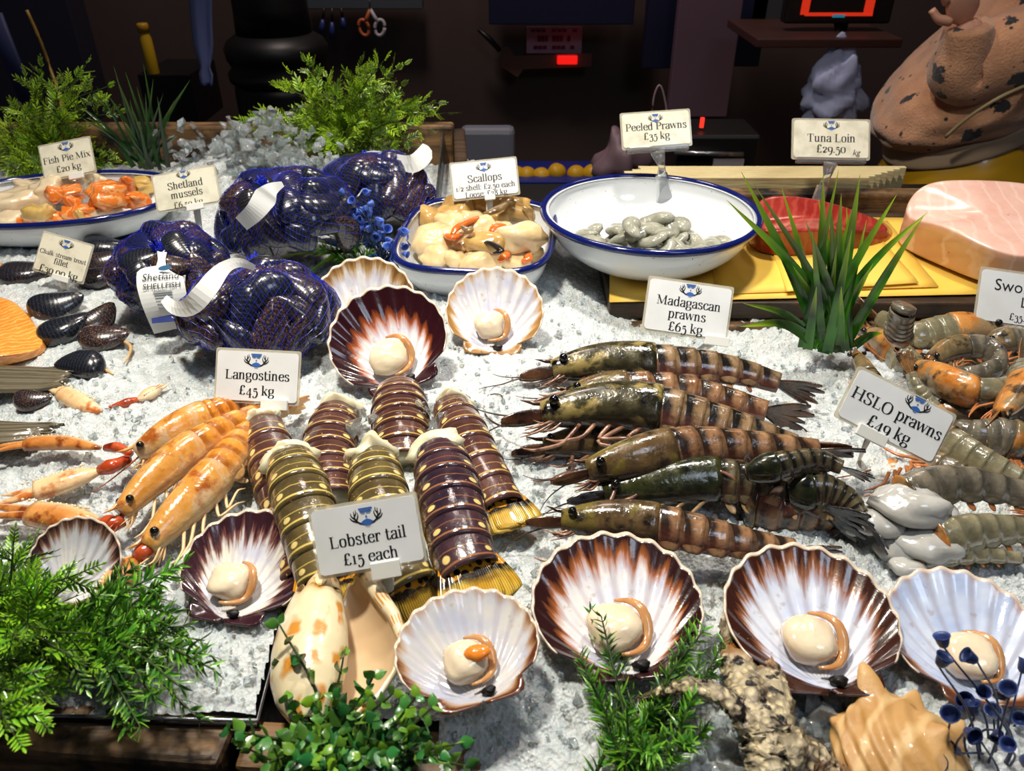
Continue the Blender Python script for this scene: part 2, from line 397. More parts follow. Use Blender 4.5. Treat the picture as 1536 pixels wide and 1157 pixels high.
sheet([(1075, 441), (1408, 430), (1330, 335), (1060, 350)], .003, 'paper_sheet', 'yellow paper sheet with a lifted edge under the tuna loin', 2, curl=.002)
sheet([(1180, 437), (1378, 424), (1310, 345), (1150, 352)], .0065, 'paper_sheet', 'topmost yellow paper sheet under tuna and spiky grass', 4, curl=.001)
# stall body below
mb = MB(); mb.box((0, .72, -.10), (1.15, .60, .035)); struct(mb, 'trim_1', M['black'], smooth=False)
mb = MB(); mb.box((0, .75, -.53), (1.1, .55, .40)); struct(mb, 'trim_2', M['wood_dark'], smooth=False)

# ---------------------------------------------------------------- enamel ware
def rrect(a, b, p, n=72):
    t = np.arange(n)*2*PI/n; e = 2.0/p
    f = lambda x: np.sign(x)*np.abs(x)**e
    return np.stack([a*f(np.cos(t)), b*f(np.sin(t))], 1)
def tray(name, label, c, a, b, h, p, spin, base=.78, lip=.010, R=None):
    t = thing(name, label, 'tray' if 'tray' in name else 'bowl', c, Rz(spin) if R is None else R)
    prof_o = [(base*.3, 0), (base*.92, 0), (base, .003)]+[(base+(1-base)*math.sin(s*PI/2)**1.0*.93, .003+(h-.003)*(s**1.25)) for s in np.linspace(.12, 1, 9)]
    ro = []
    for s, z in prof_o: ro.append(np.column_stack([rrect(a*s, b*s, p), np.full(72, z)]))
    lipk = lip/max(a, b)
    for s, z in ((.95, h), (1.0-lipk*.2, h+.0008)): ro.append(np.column_stack([rrect(a*s, b*s, p), np.full(72, z)]))
    top = []
    for s, z in [(1.0-lipk*.25, h+.0018), (.945, h+.001)]+[(q-.012, zz+.0018) for q, zz in prof_o[::-1]][:-2]+[(base*.3, .002)]: top.append(np.column_stack([rrect(a*s, b*s, p), np.full(72, z)]))
    mb = MB(); mb.grid(np.array(ro+top), wrap=True, cap0=True, cap1=True); mb.build('basin', M['enamel'], t, world=False)
    mb = MB(); loop = np.column_stack([rrect(a, b, p, 96), np.full(96, h+.0008)])
    th = np.arange(10)*2*PI/10; r = .0040; ctr = loop; rad = ctr/np.linalg.norm(ctr[:, :2], axis=1)[:, None]; rad[:, 2] = 0
    G_ = ctr[:, None]+r*(np.cos(th)[None, :, None]*rad[:, None]+np.sin(th)[None, :, None]*np.array([0, 0, 1.0]))
    G_ = np.concatenate([G_, G_[:1]]); mb.grid(G_, wrap=True); mb.build('rim', M['blue_rim'], t, world=False)
    return t
BOWL = np.array([px(980, 345, .05)[0], .858, .001]); BR = .121
tray('enamel_bowl', 'round white enamel bowl with blue rim holding peeled prawns', BOWL, BR, BR, .058, 2.0, 0, .56)
ST = np.array([px(716, 345, .045)[0], .845, -.004])
tray('enamel_tray', 'rounded square white enamel tray with blue rim full of loose scallops', ST,   .086, .106, .042, 3.6, -6, .80)
FT = np.array([px(88, 300, .04)[0], .955, .004])
tray('enamel_tray', 'oval white enamel tray with blue rim heaped with fish pieces', FT, .140, .096, .036, 2.2, 9, .78)
# ---------------------------------------------------------------- scallop shells
def mat_shell(name, thr, dark=(48, 20, 20), tan=(178, 104, 52), base=(224, 221, 218), tint=(190, 193, 214), var=.22, side=0.0):
    g = G(name); u = g.at('pu'); v = g.at('pv')
    st = g.noise(1.0, 4, g.xyz(g.m_('MULTIPLY', v, 46.0), g.m_('MULTIPLY', u, 2.2), g.m_('MULTIPLY', g.rnd(), 30.0)), .6)
    rib = g.m_('SINE', g.m_('MULTIPLY', v, 2*PI*14))
    e = g.m_('ADD', u, g.m_('MULTIPLY', g.m_('SUBTRACT', st, .5), var*2.2))
    e = g.m_('ADD', e, g.m_('MULTIPLY', rib, .03))
    vs_ = g.m_('ABSOLUTE', g.m_('SUBTRACT', v, .5)); e = g.m_('ADD', e, g.m_('MULTIPLY', g.m_('POWER', vs_, 3.0), side*8))
    b = g.mix(g.mr(g.noise(38, 3), .35, .65), base, tint)
    b = g.mix(g.m_('MULTIPLY', g.mr(rib, -.1, 1), .45), b, (176, 168, 178)); b = g.mix(g.m_('MULTIPLY', g.mr(g.noise(120, 4), .62, .7), .4), b, (150, 120, 84)); e = g.m_('ADD', e, g.m_('MULTIPLY', g.m_('SUBTRACT', g.noise(30, 3), .5), var*.9))
    c = g.mix(g.mr(e, thr-.07, thr+.05), b, tan)
    c = g.mix(g.mr(e, thr+.02, thr+.13), c, dark)
    c = g.mix(g.mr(u, .972, .985), c, (214, 196, 176))
    return g.fin(c, g.mr(st, .3, .7, .12, .3), coat=.4, nrm=g.bump(g.m_('ADD', g.noise(220, 3), g.m_('MULTIPLY', st, .6)), .18, .001))
def mat_flesh(name, a, b, rough=.16, sc=60, sss=.35, dots=None):
    g = G(name); n = g.noise(sc, 3); c = g.mix(g.mr(n, .3, .7), a, b)
    if dots: c = g.mix(g.mr(g.noise(sc*1.6, 4), .58, .66), c, dots)
    return g.fin(c, rough, sss=sss, rad=.006, coat=.5, nrm=g.bump(g.noise(sc*3, 3), .2, .0015))
M['adductor'] = mat_flesh('scallop_meat', (226, 204, 172), (240, 224, 198), .14)
M['mantle'] = mat_flesh('scallop_mantle', (206, 164, 116), (180, 116, 60), .2)
M['roe'] = mat_flesh('orange_roe', (226, 120, 30), (236, 140, 48), .18)
def scallop_shell(label, hinge, wpx, tilt, spin, mat, yaw=0, depth=.22, z=.012, meat='full', crown=1.0, dx=0.0):
    loc = px(hinge[0], hinge[1], z); R_ = wpx*mpp(loc)/2.08
    Rm = Rz(yaw)@Rx(tilt)@Rz(spin)
    t = thing('scallop_shell', label, 'scallop', loc, Rm)
    R = R_; ph0 = math.radians(66); n, m = 141, 26; NR = 14
    ph = np.linspace(-ph0, ph0, n); s = np.linspace(0.0, 1, m)**.9
    S, PH = np.meshgrid(s, ph, indexing='ij'); f = PH/ph0
    rib = np.cos(f*PI*NR)
    rho = 2*R*np.cos(PH)*(1+.007*rib)*(1+.10*np.abs(f)**4)
    x = S*rho*np.sin(PH)*1.05; y = S*rho*np.cos(PH)*crown
    gph = np.clip(1-np.abs(f)**3.0, 0, 1)
    zz = -depth*R*4*S**.85*(1-S)*(.25+.75*gph)+.020*R*S**1.1*rib*(.4+.6*gph)
    mb = MB(); mb.grid(np.stack([x, y, zz], -1), pu=S.ravel(), pv=((f+1)/2).ravel())
    for sg in (-1, 1):
        k = 9; q = np.linspace(0, 1, k)
        inner = np.stack([sg*q*.62*2*R*math.cos(ph0)*math.sin(ph0)*1.05, q*.62*2*R*math.cos(ph0)**2*crown, -depth*R*4*(.62*q)**.85*(1-.62*q)*.25], 1)
        outer = np.stack([sg*(.05+.58*np.minimum(q*1.5, 1))*R, (-.07+.34*np.maximum(q-.55, 0)*1.7)*R, np.full(k, .03*R)], 1)
        P = np.stack([inner*(1-a)+outer*a for a in np.linspace(0, 1, 5)])
        if sg > 0: P = P[:, ::-1]
        mb.grid(P, pu=np.repeat(np.linspace(.50, .97, 5), k), pv=np.full(5*k, .5+sg*.5))
    mb.build('shell', mat, t, world=False, mods=[SOL(R*.026, -1)])
    zc = -depth*R*.80
    if meat:
        mb = MB(); mb.blob((-.10*R+dx*R, .62*R, zc+.17*R), (.33*R, .31*R, .19*R), amp=.10, seed=int(hinge[0]), p=2.5); mb.build('adductor', M['adductor'], t, world=False)
        if meat in ('full', 'roe'):
            a = np.linspace(-1.7, 1.5, 16); P = np.stack([(-.05+dx)*R+.36*R*np.cos(a), .62*R+.39*R*np.sin(a), zc+(.17+.06*np.sin(a*3))*R], 1)
            mb = MB(); mb.tube(P, [.02*R, .05*R, .075*R, .06*R, .02*R], 10, flat=.7); mb.build('mantle', M['mantle'] if meat == 'full' else M['mantle'], t, world=False)
        if meat == 'roe':
            mb = MB(); mb.blob((.10*R+dx*R, .60*R, zc+.36*R), (.19*R, .12*R, .09*R), Rz(-10), amp=.12, seed=4); mb.build('roe', M['roe'], t, world=False)
        mb = MB(); mb.blob((.12*R, .10*R, .0), (.10*R, .07*R, .06*R), amp=.2, seed=9); mb.build('hinge_ligament', M['black'], t, world=False)
    return t
scallop_shell('white half shell with tan streaked rim standing behind the dark purple-brown scallop', (548, 520), 150, 44, 4, mat_shell('shell_tan', .88, (112, 78, 44), (176, 140, 88), var=.16, side=.3), z=.006)
scallop_shell('half shell with a very broad dark maroon rim below the blue flowers', (608, 578), 176, 40, 22, mat_shell('shell_maroon', .66, (44, 14, 20), (166, 84, 40), var=.08, side=.3), z=.012)
scallop_shell('small almost all white half shell in front of the scallop tray', (738, 527), 144, 40, -3, mat_shell('shell_white', .97, (150, 110, 62), (190, 150, 96), var=.12, side=.35), z=.006)
scallop_shell('half shell with mottled purple rim and pear-shaped meat below the langoustines', (335, 928), 196, 18, -9, mat_shell('shell_purple', .76, (52, 26, 34), (130, 84, 74), base=(226, 222, 206), var=.30, side=.5), z=.014, dx=-.06)
scallop_shell('pale half shell with a bright orange roe in front of the lobster tails', (724, 1050), 222, 12, 17, mat_shell('shell_pale', .985, (90, 46, 26), (170, 130, 90), base=(206, 203, 198), tint=(172, 178, 200), var=.07, side=.32), z=.036, meat='roe', crown=.90)
scallop_shell('large half shell with broad dark brown rim behind the sprig of needles', (950, 1012), 266, 12, 6, mat_shell('shell_brown', .80, (44, 20, 20), (166, 96, 50), var=.16, side=.5), z=.02)
scallop_shell('largest half shell with brown rays round its rim above the starfish', (1246, 1034), 268, 12, -2, mat_shell('shell_rays', .80, (56, 28, 20), (150, 96, 64), base=(218, 222, 232), tint=(182, 194, 224), var=.20, side=.5), z=.02)
scallop_shell('bluish white half shell with clean rim behind the dark blue flowers', (1492, 1052), 240, 12, -2, mat_shell('shell_blue', 1.02, (90, 50, 30), (176, 120, 70), base=(202, 212, 232), tint=(166, 182, 216), var=.05, side=.40), z=.014)
scallop_shell('small half shell with dark toothed rim half hidden in the green sprigs', (88, 905), 136, 42, -14, mat_shell('shell_teeth', .86, (52, 28, 36), (140, 96, 76), var=.18, side=.3), z=.008, meat=None)

# ---------------------------------------------------------------- lobster tails
def mat_tail(name, a, b, line=(190, 152, 84)):
    g = G(name); u = g.at('pu'); v = g.at('pv'); n = g.noise(55, 4)
    c = g.mix(g.mr(n, .35, .65), a, b)
    sd = g.m_('ABSOLUTE', g.m_('SUBTRACT', v, .5))
    c = g.mix(g.mr(sd, .28, .46, 0, .75), c, (150, 104, 48))
    wob = g.m_('MULTIPLY', g.m_('SUBTRACT', g.noise(70, 3), .5), .22)
    l2 = g.m_('ABSOLUTE', g.m_('SUBTRACT', g.m_('ADD', u, wob), .50))
    c = g.mix(g.m_('MULTIPLY', g.mr(l2, .008, .03, 1, 0), .65), c, line)
    l3 = g.m_('ABSOLUTE', g.m_('SUBTRACT', g.m_('ADD', u, g.m_('MULTIPLY', wob, .3)), .90))
    c = g.mix(g.mr(l3, .022, .05, 1, 0), c, line)
    # paired spots
    du = g.m_('MULTIPLY', g.m_('SUBTRACT', u, .68), .95); dv = g.m_('MULTIPLY', g.m_('SUBTRACT', sd, .20), 2.6)
    r = g.m_('SQRT', g.m_('ADD', g.m_('MULTIPLY', du, du), g.m_('MULTIPLY', dv, dv)))
    c = g.mix(g.mr(r, .085, .12, 1, 0), c, (232, 206, 130))
    d2 = g.vor(9, g.xyz(g.m_('MULTIPLY', v, 1.6), g.m_('MULTIPLY', u, .42), g.m_('MULTIPLY', g.rnd(), 20.0)))
    c = g.mix(g.mr(d2, .06, .10, 1, 0), c, (216, 186, 116))
    return g.fin(c, g.mr(n, .3, .7, .12, .26), coat=.55, cr=.15, nrm=g.bump(g.m_('ADD', g.noise(190, 3), g.noise(50, 3)), .3, .0015))
def mat_fan(name):
    g = G(name); u = g.at('pu'); v = g.at('pv')
    rib = g.m_('SINE', g.m_('MULTIPLY', v, 110.0)); n = g.noise(120, 4)
    c = g.mix(g.mr(g.noise(60, 2), .35, .65), (196, 146, 30), (224, 190, 80))
    c = g.mix(g.m_('MULTIPLY', g.mr(rib, 0, 1), .45), c, (112, 82, 20))
    c = g.mix(g.mr(g.m_('ADD', u, g.m_('MULTIPLY', n, .35)), .58, .74, 1, 0), c, (34, 26, 20))
    c = g.mix(g.mr(g.m_('MULTIPLY', g.mr(u, .2, .5, 1, 0), g.vor(200)), .35, .45), c, (220, 150, 40))
    return g.fin(c, .2, coat=.5, nrm=g.bump(g.m_('ADD', rib, n), .35, .001))
M['fan'] = mat_fan('golden_tail_fan')
M['tail_meat'] = mat_flesh('raw_tail_meat', (222, 216, 180), (236, 232, 206), .18, 40, .5)
TM = [mat_tail('lobster_shell_brown', (66, 40, 38), (92, 60, 54)), mat_tail('lobster_shell_olive', (74, 62, 40), (104, 90, 54), (214, 190, 104)), mat_tail('lobster_shell_purple', (42, 30, 42), (74, 50, 56), (150, 100, 66))]
def petal(mb, base, T, S, N, L, W, bend=0.0, nu=12, nv=7, tip=2.4, p0=0.25):
    T, S, N = nrm(T), nrm(S), nrm(N); u = np.linspace(0, 1, nu); v = np.linspace(-1, 1, nv)
    w = (p0+(1-p0)*np.sin(np.clip(u*1.25, 0, 1)*PI/2))*np.clip(1-u**(tip*2.6), 0.06, 1)**.5*W
    P = base+u[:, None, None]*L*T+w[:, None, None]*v[None, :, None]*S+(bend*L*(u**2)[:, None, None]-.10*W*(v**2)[None, :, None])*N
    mb.grid(P, pu=np.repeat(u, nv), pv=np.tile((v+1)/2, nu))
def lobster_tail(label, path, wpx, mat, fan=True, meat=True, lift=.55, fan_n=5, meat_s=1.0, t1=1.0):
    P = np.array([px(*p) for p in path]); K = spline(P, 60)
    d = np.r_[0, np.cumsum(np.linalg.norm(np.diff(K, axis=0), axis=1))]; L = d[-1]
    at = lambda t: np.array([np.interp(np.clip(t, 0, 1)*L, d, K[:, i]) for i in range(3)])
    tan = lambda t: nrm(at(min(t+.03, 1))-at(max(t-.03, 0)))
    r0 = wpx*mpp(K[30])/2
    t = thing('lobster_tail', label, 'lobster tail', at(.5)-[0, 0, r0*.3])
    n = 6; body = .97
    for i in range(n):
        a, b = body*i/n, body*(i+1)/n; mb = MB(); nu, nv = 9, 33
        u = np.linspace(-.04, 1.10, nu); th = np.radians(np.linspace(-112, 112, nv)); rows = []
        prof = lambda q: r0*(.86+.16*math.sin(min(q*2.4, 1)*PI/2)-.26*max(q-.35, 0)**1.2)
        for uu in u:
            q = a+(b-a)*uu; c = at(q); T = tan(q); S = nrm(np.cross(T, (0, 0, 1))); N = np.cross(S, T)
            rr = prof(q)*(.955+.075*max(uu, 0)**.8)*(1-.05*(uu > 1.05))
            ext = (np.abs(th)/th[-1])**7*max(uu, 0)*.30*rr
            rows.append(c+rr*np.sin(th)[:, None]*S+rr*(1.02*np.cos(th)[:, None]*.86)*N+ext[:, None]*(T*.9-N*.2))
        mb.grid(np.array(rows), pu=np.repeat(np.clip(u, 0, 1.05), nv), pv=np.tile(np.linspace(0, 1, nv), nu))
        mb.build('shell_segment', mat, t, mods=[SOL(r0*.05, -1)])
    # flesh under the shell
    mb = MB(); rows = []
    for q in np.linspace(.0, .96, 14):
        c = at(q); T = tan(q); S = nrm(np.cross(T, (0, 0, 1))); N = np.cross(S, T); th = np.arange(18)*2*PI/18
        rr = prof(q)*.84; rows.append(c+rr*np.sin(th)[:, None]*S+rr*np.where(np.cos(th) > 0, .78, .5)[:, None]*np.cos(th)[:, None]*N)
    mb.grid(np.array(rows), wrap=True, cap0=True, cap1=True)
    if meat:
        T = tan(0); S = nrm(np.cross(T, (0, 0, 1))); N = np.cross(S, T)
        mb.blob(at(0)-T*r0*.06*meat_s+N*r0*.10, (r0*.86, r0*.40*meat_s, r0*.74), np.stack([S, T, N], 1), amp=.28, seed=int(wpx+path[0][0]), freq=3)
    mb.build('meat', M['tail_meat'], t)
    if fan:
        T = tan(1); S = nrm(np.cross(T, (0, 0, 1))); N = np.cross(S, T); c = at(.93); rr = prof(1)
        mb = MB()
        for k, (ang, off, dz) in enumerate(((-11, -.44, .30), (11, .44, .30), (-5, -.24, .42), (5, .24, .42), (0, 0, .52))):
            ca, sa = math.cos(math.radians(ang)), math.sin(math.radians(ang)); Tk = T*ca+S*sa; Sk = S*ca-T*sa
            petal(mb, c+S*off*rr+N*dz*rr, Tk, Sk, N, rr*(1.62, 1.62, 1.72, 1.72, 1.66)[k], rr*.72, bend=-.06, tip=9, p0=.75)
        mb.build('tail_fan', M['fan'], t, mods=[SOL(r0*.05, 0)])
    return t
lobster_tail('brown banded lobster tail leaning against the orange langoustines', [(396, 640, .022), (420, 730, .02), (446, 815, .012), (458, 880, .008)], 80, TM[0], meat_s=.6)
lobster_tail('small brown lobster tail furthest to the back beside the tall ice mound', [(598, 588, .02), (602, 650, .016), (604, 700, .008)], 88, TM[0], fan=False, meat=False)
lobster_tail('slim brown lobster tail with pale meat tip below the maroon scallop shell', [(505, 622, .018), (492, 690, .016), (500, 760, .012)], 84, TM[0], fan=False, meat_s=.8)
lobster_tail('brown lobster tail ending in a golden fan beside the tiger prawns', [(678, 612, .02), (704, 670, .022), (734, 728, .018), (756, 770, .014)], 78, TM[0], meat_s=.4)
lobster_tail('olive lobster tail partly under the left edge of the lobster price card', [(436, 692, .040), (452, 745, .040), (474, 820, .03), (490, 880, .02)], 92, TM[1], meat_s=1.0)
lobster_tail('olive lobster tail behind the lobster price card with its fan showing below', [(560, 690, .036), (572, 760, .034), (600, 850, .026), (618, 890, .02)], 94, TM[1], meat_s=1.3)
lobster_tail('dark purple lobster tail with pale meat collar lying in front of the others', [(660, 682, .042), (676, 750, .042), (694, 830, .036), (708, 866, .032)], 102, TM[2], meat_s=1.3)

# ---------------------------------------------------------------- prawns and langoustines
def mat_crust(name, a, b, dark, band=.0, belly=None, patch=None, rough=.14, tr=0.0):
    g = G(name); u = g.at('pu'); v = g.at('pv'); n = g.noise(45, 4); sd = g.m_('ABSOLUTE', g.m_('SUBTRACT', v, .5))
    c = g.mix(g.mr(n, .35, .65), a, b)
    if patch: c = g.mix(g.mr(g.noise(34, 4, dist=.8), .48, .56), c, patch)
    if band:
        w = g.m_('ADD', g.m_('FRACT', g.m_('ADD', u, g.m_('MULTIPLY', sd, -.9))), g.m_('MULTIPLY', g.m_('SUBTRACT', g.noise(60, 3), .5), .7)); c = g.mix(g.m_('MULTIPLY', g.mr(g.noise(130, 4), .52, .66), .6*band), c, dark)
        c = g.mix(g.m_('MULTIPLY', g.mr(w, .22, .44, 1, 0), band), c, dark)
        c = g.mix(g.m_('MULTIPLY', g.mr(w, .82, .98), band*.7), c, dark)
    else:
        c = g.mix(g.mr(g.noise(70, 5), .52, .64), c, dark)
    if belly: c = g.mix(g.m_('MULTIPLY', g.mr(sd, .24, .38), .85), c, belly)
    return g.fin(c, g.mr(g.noise(90, 3), .35, .65, rough*.7, rough*2.2), coat=.5, cr=.12, sss=.12, rad=.004, nrm=g.bump(g.m_('ADD', g.noise(240, 3), g.m_('MULTIPLY', g.noise(60, 3), 1.5)), .28, .0015), tr=tr)
class Pal: pass
def pal(nm, car, ab, fan, leg, eye=(12, 10, 10), ant=None):
    p = Pal(); p.car, p.ab, p.fan, p.leg = car, ab, fan, leg; p.sc = fan; p.plate = ab; p.eye = plain(nm+'_eye', eye, .08, coat=.6); p.ant = ant or leg; return p
TIG = pal('tiger', mat_crust('tiger_carapace', (34, 32, 22), (72, 66, 38), (14, 14, 14), 0, (26, 21, 20), patch=(150, 132, 78)),
          mat_crust('tiger_abdomen', (112, 88, 64), (156, 128, 94), (26, 23, 22), 1.0, (104, 60, 54)),
          mat_crust('tiger_tail_fan', (44, 26, 22), (96, 62, 38), (20, 12, 13), 0), mat_crust('tiger_leg', (132, 92, 72), (164, 126, 100), (84, 46, 40), 0), ant=plain('tiger_antenna', (60, 40, 32), .35))
TIG2 = pal('tiger_brown', mat_crust('brown_carapace', (66, 52, 34), (112, 88, 56), (26, 22, 19), 0, (44, 32, 28), patch=(112, 98, 44)),
          mat_crust('brown_abdomen', (122, 86, 60), (158, 120, 86), (32, 24, 21), .95, (104, 58, 48)), TIG.fan, TIG.leg, ant=TIG.ant)
TIG3 = pal('tiger_black', mat_crust('black_green_carapace', (24, 28, 20), (58, 60, 26), (10, 12, 14), 0, (16, 14, 16)),
          mat_crust('black_green_abdomen', (62, 58, 44), (104, 92, 66), (18, 18, 20), .9, (70, 40, 32)), mat_crust('black_tail_fan', (26, 26, 32), (58, 58, 66), (12, 12, 14)), plain('tan_leg', (150, 122, 84), .25), ant=TIG.ant)
HS = pal('grey_prawn', mat_crust('orange_head', (186, 112, 42), (208, 150, 84), (60, 48, 36), 0, (120, 92, 60), patch=(150, 126, 92)),
         mat_crust('grey_abdomen', (122, 116, 90), (160, 152, 122), (78, 76, 62), .4, (150, 136, 100), tr=.12),
         mat_crust('grey_tail_fan', (140, 92, 44), (110, 92, 66), (40, 30, 24)), plain('pale_orange_leg', (178, 110, 62), .25))
HS2 = pal('dusky_prawn', mat_crust('dusky_head', (92, 82, 62), (140, 120, 84), (34, 32, 30), 0, (70, 60, 46), patch=(168, 110, 50)),
         mat_crust('dusky_abdomen', (104, 98, 84), (140, 130, 112), (44, 42, 40), .5, (118, 106, 84), tr=.12), HS.fan, HS.leg)
M['pale_plate'] = mat_crust('pale_side_plate', (222, 168, 100), (240, 214, 170), (196, 120, 50), 0)
LG = pal('langoustine', mat_crust('langoustine_carapace', (202, 138, 58), (216, 162, 86), (160, 84, 30), 0, (226, 196, 146), patch=(204, 170, 130)),
         mat_crust('langoustine_abdomen', (206, 128, 40), (222, 154, 66), (136, 68, 22), .7, (232, 196, 140)),
         mat_crust('langoustine_tail_fan', (226, 150, 70), (240, 190, 120), (180, 90, 30)), plain('langoustine_leg', (226, 190, 140), .3), ant=plain('langoustine_feeler', (176, 90, 50), .35))
LG.plate = M['pale_plate']
def crust(name, label, cat, path, hpx, P_, dorsal=(0, .78, .62), head=.42, group=None, legs=5, ant=2, fan=1.0, fanq=35, wid=.72, rost=.9, seed=0, pleo=True, scales=True, hmin=.44, taper=.48, eyes=2, plates=True, mouth=None):
    mouth = legs > 0 and rost > 0 if mouth is None else mouth
    rg = np.random.default_rng(seed+int(path[0][0]*7+path[0][1])); pts = np.array([px(*p) for p in path]); K = spline(pts, 90)
    d = np.r_[0, np.cumsum(np.linalg.norm(np.diff(K, axis=0), axis=1))]; L = d[-1]; H = hpx*mpp(K[40])
    D0 = nrm(dorsal)
    at = lambda t: np.array([np.interp(np.clip(t, 0, 1)*L, d, K[:, i]) for i in range(3)])
    def fr(t):
        T = nrm(at(min(t+.025, 1))-at(max(t-.025, 0))); S = nrm(np.cross(T, D0)); D = np.cross(S, T)
        if S[2]-.3*S[1] < 0: S = -S
        return T, D, S
    th = np.linspace(0, 2*PI, 28, endpoint=False); pvv = th/(2*PI)
    def ring(t, h, w):
        T, D, S = fr(t); c = -np.cos(th); s = np.sin(th)
        hh = np.where(c < 0, h*.86, h)
        return at(t)+(np.sign(c)*np.abs(c)**.9*hh)[:, None]*D+(w*np.sign(s)*np.abs(s)**.85)[:, None]*S
    obj = thing(name, label, cat, at(.45)-[0, 0, H*wid*.8], group=group)
    car = lambda x: H*(hmin+(1-hmin)*math.sin(PI/2*min(x*1.12, 1))**.85)
    rows = []; xs = np.linspace(0, 1.03, 20)
    for x in xs:
        h = car(x)*(1.0 if x < .98 else .97); rows.append(ring(head*x, h, h*wid*1.02))
    mb = MB(); mb.grid(np.array(rows), wrap=True, cap0=True, cap1=True, pu=np.repeat(xs, 28), pv=np.tile(pvv, len(xs))); mb.build('carapace', P_.car, obj)
    rows = []; us = []; n = 6
    for i in range(n):
        for f in (0.0, .25, .55, .85, .999):
            x = (i+f)/n; h = H*(.93-taper*x**1.25)*(.972+.062*f); rows.append(ring(head+(1-head)*x, h, h*wid)); us.append(i+f)
    mb = MB(); mb.grid(np.array(rows), wrap=True, cap0=True, cap1=True, pu=np.repeat(us, 28), pv=np.tile(pvv, len(us))); mb.build('abdomen', P_.ab, obj)
    T, D, S = fr(1.0); q = math.radians(fanq); Q = nrm(S*math.cos(q)+D*math.sin(q)); N = np.cross(T, Q); he = H*(.93-taper)
    if fan:
        mb = MB()
        for ang, k in ((-26, .95), (26, .95), (-13, 1.0), (13, 1.0), (0, .85)):
            a = math.radians(ang*fan); petal(mb, at(.985)+Q*math.sin(a)*he*.4, T*math.cos(a)+Q*math.sin(a), Q*math.cos(a)-T*math.sin(a), N, H*1.95*k, he*.44*(.7 if ang == 0 else 1), tip=1.6, p0=.5, bend=.04)
        mb.build('tail_fan', P_.fan, obj, mods=[SOL(H*.06, 0)])
    T, D, S = fr(0.02)
    if rost:
        mb = MB(); c = at(.03)+D*car(0.05)*.75; mb.tube([c+T*H*.9+D*H*.10, c, c-T*H*rost*.5+D*H*.05, c-T*H*rost+D*H*.22], [.13*H, .12*H, .08*H, .01*H], 8); mb.build('rostrum', P_.sc, obj)
    if scales:
        mb = MB()
        for sg in (-1, 1): petal(mb, at(.02)-D*H*.05+S*sg*H*.16, -T-D*.03, D*.8+S*.3*sg, S, H*1.6, H*.28, tip=1.2, p0=.7)
        mb.build('antennal_scale', P_.sc, obj, mods=[SOL(H*.07, 0)])
    if mouth:
        mb = MB(); c0 = at(.03)-D*car(.05)*.45
        for j in range(9):
            b = c0+T*H*rg.uniform(-.1, .55)-D*H*rg.uniform(0, .16)+S*H*rg.uniform(-.1, .28); m1 = b-T*H*rg.uniform(.3, .6)-D*H*rg.uniform(.05, .35); e = m1-T*H*rg.uniform(.2, .7)+D*H*rg.uniform(-.2, .2)
            mb.tube(spline([b, m1, e], 8), [.055*H, .05*H, .012*H], 6)
        mb.build('mouthparts', P_.leg, obj)
    for sg in (1, -1)[:eyes]:
        c = at(.05)+D*car(.1)*.55+S*sg*car(.1)*.92
        mb = MB(); mb.blob(c, (H*.19,)*3, amp=0, seg=12, rings=8); mb.build('eye', P_.eye, obj)
    for i in range(legs):
        t0 = head*(.30+.62*i/max(legs-1, 1)); T, D, S = fr(t0); hip = at(t0)-D*H*.62+S*H*wid*.35
        j = rg.uniform(-.3, .3, 3)
        k1 = hip-D*H*(.62+j[0])-T*H*(.75+j[1])+S*H*(.30); k2 = k1-D*H*(.10+j[2])+T*H*(1.0+j[0])+S*H*.05; k3 = k2+T*H*.55-D*H*.25-S*H*.2
        if i < 2: k2 = k1-T*H*(.9+j[0])-D*H*.1; k3 = k2-T*H*.4+D*H*.12
        mb = MB(); Kk = np.array([hip, k1, k2, k3]); Kk[:, 2] = np.maximum(Kk[:, 2], [float(ice_base(p[0], p[1]))+.003 for p in Kk])
        mb.tube(spline(Kk, 14)*.4+np.array([np.interp(np.linspace(0, 3, 14), range(4), Kk[:, q]) for q in range(3)]).T*.6, [.085*H, .07*H, .055*H, .018*H], 7); mb.build('leg', P_.leg, obj)
    n6 = (1-head)*L/6
    if plates:
        mb = MB()
        for i in range(5):
            t0 = head+(1-head)*(i+.45)/6; T, D, S = fr(t0); h = H*(.93-taper*((i+.5)/6)**1.25)
            petal(mb, at(t0)+S*h*wid*.92-D*h*.05, -D*.95+T*.30-S*.16, T, S, h*.95, n6*.60, tip=1.7, p0=.85, bend=-.10)
        mb.build('side_plate', P_.plate, obj, mods=[SOL(H*.05, 0)])
    if pleo:
        for i in range(5):
            t0 = head+(1-head)*(i+.55)/6; T, D, S = fr(t0); h = H*(.93-taper*((i+.5)/6)**1.25)
            mb = MB(); petal(mb, at(t0)-D*h*.70+S*h*.25, -D+T*.5+S*.15, T, S, h*.75, h*.20, tip=1.5, p0=.6); mb.build('swimmeret', P_.leg, obj, mods=[SOL(H*.07, 0)])
    T, D, S = fr(0.02)
    for i in range(ant):
        c = at(.02)-D*H*.12; Ln = H*rg.uniform(3.2, 5.2); b = rg.uniform(-.8, .4); pts_ = []
        for s in np.linspace(0, 1, 14):
            p = c-T*Ln*(s-.35*s*s)-D*Ln*(b*.25*s+.22*s*s*(1 if i else -.6)); p[2] = max(p[2]-.010*s, float(ice_base(p[0], p[1]))+.003); pts_.append(p)
        mb = MB(); mb.tube(pts_, [.045*H, .03*H, .012*H], 5); mb.build('antenna', P_.ant, obj)
    return obj
def tiger(label, path, h, p=TIG, **k): return crust('tiger_prawn', label, 'prawn', path, h*1.28, p, **k)
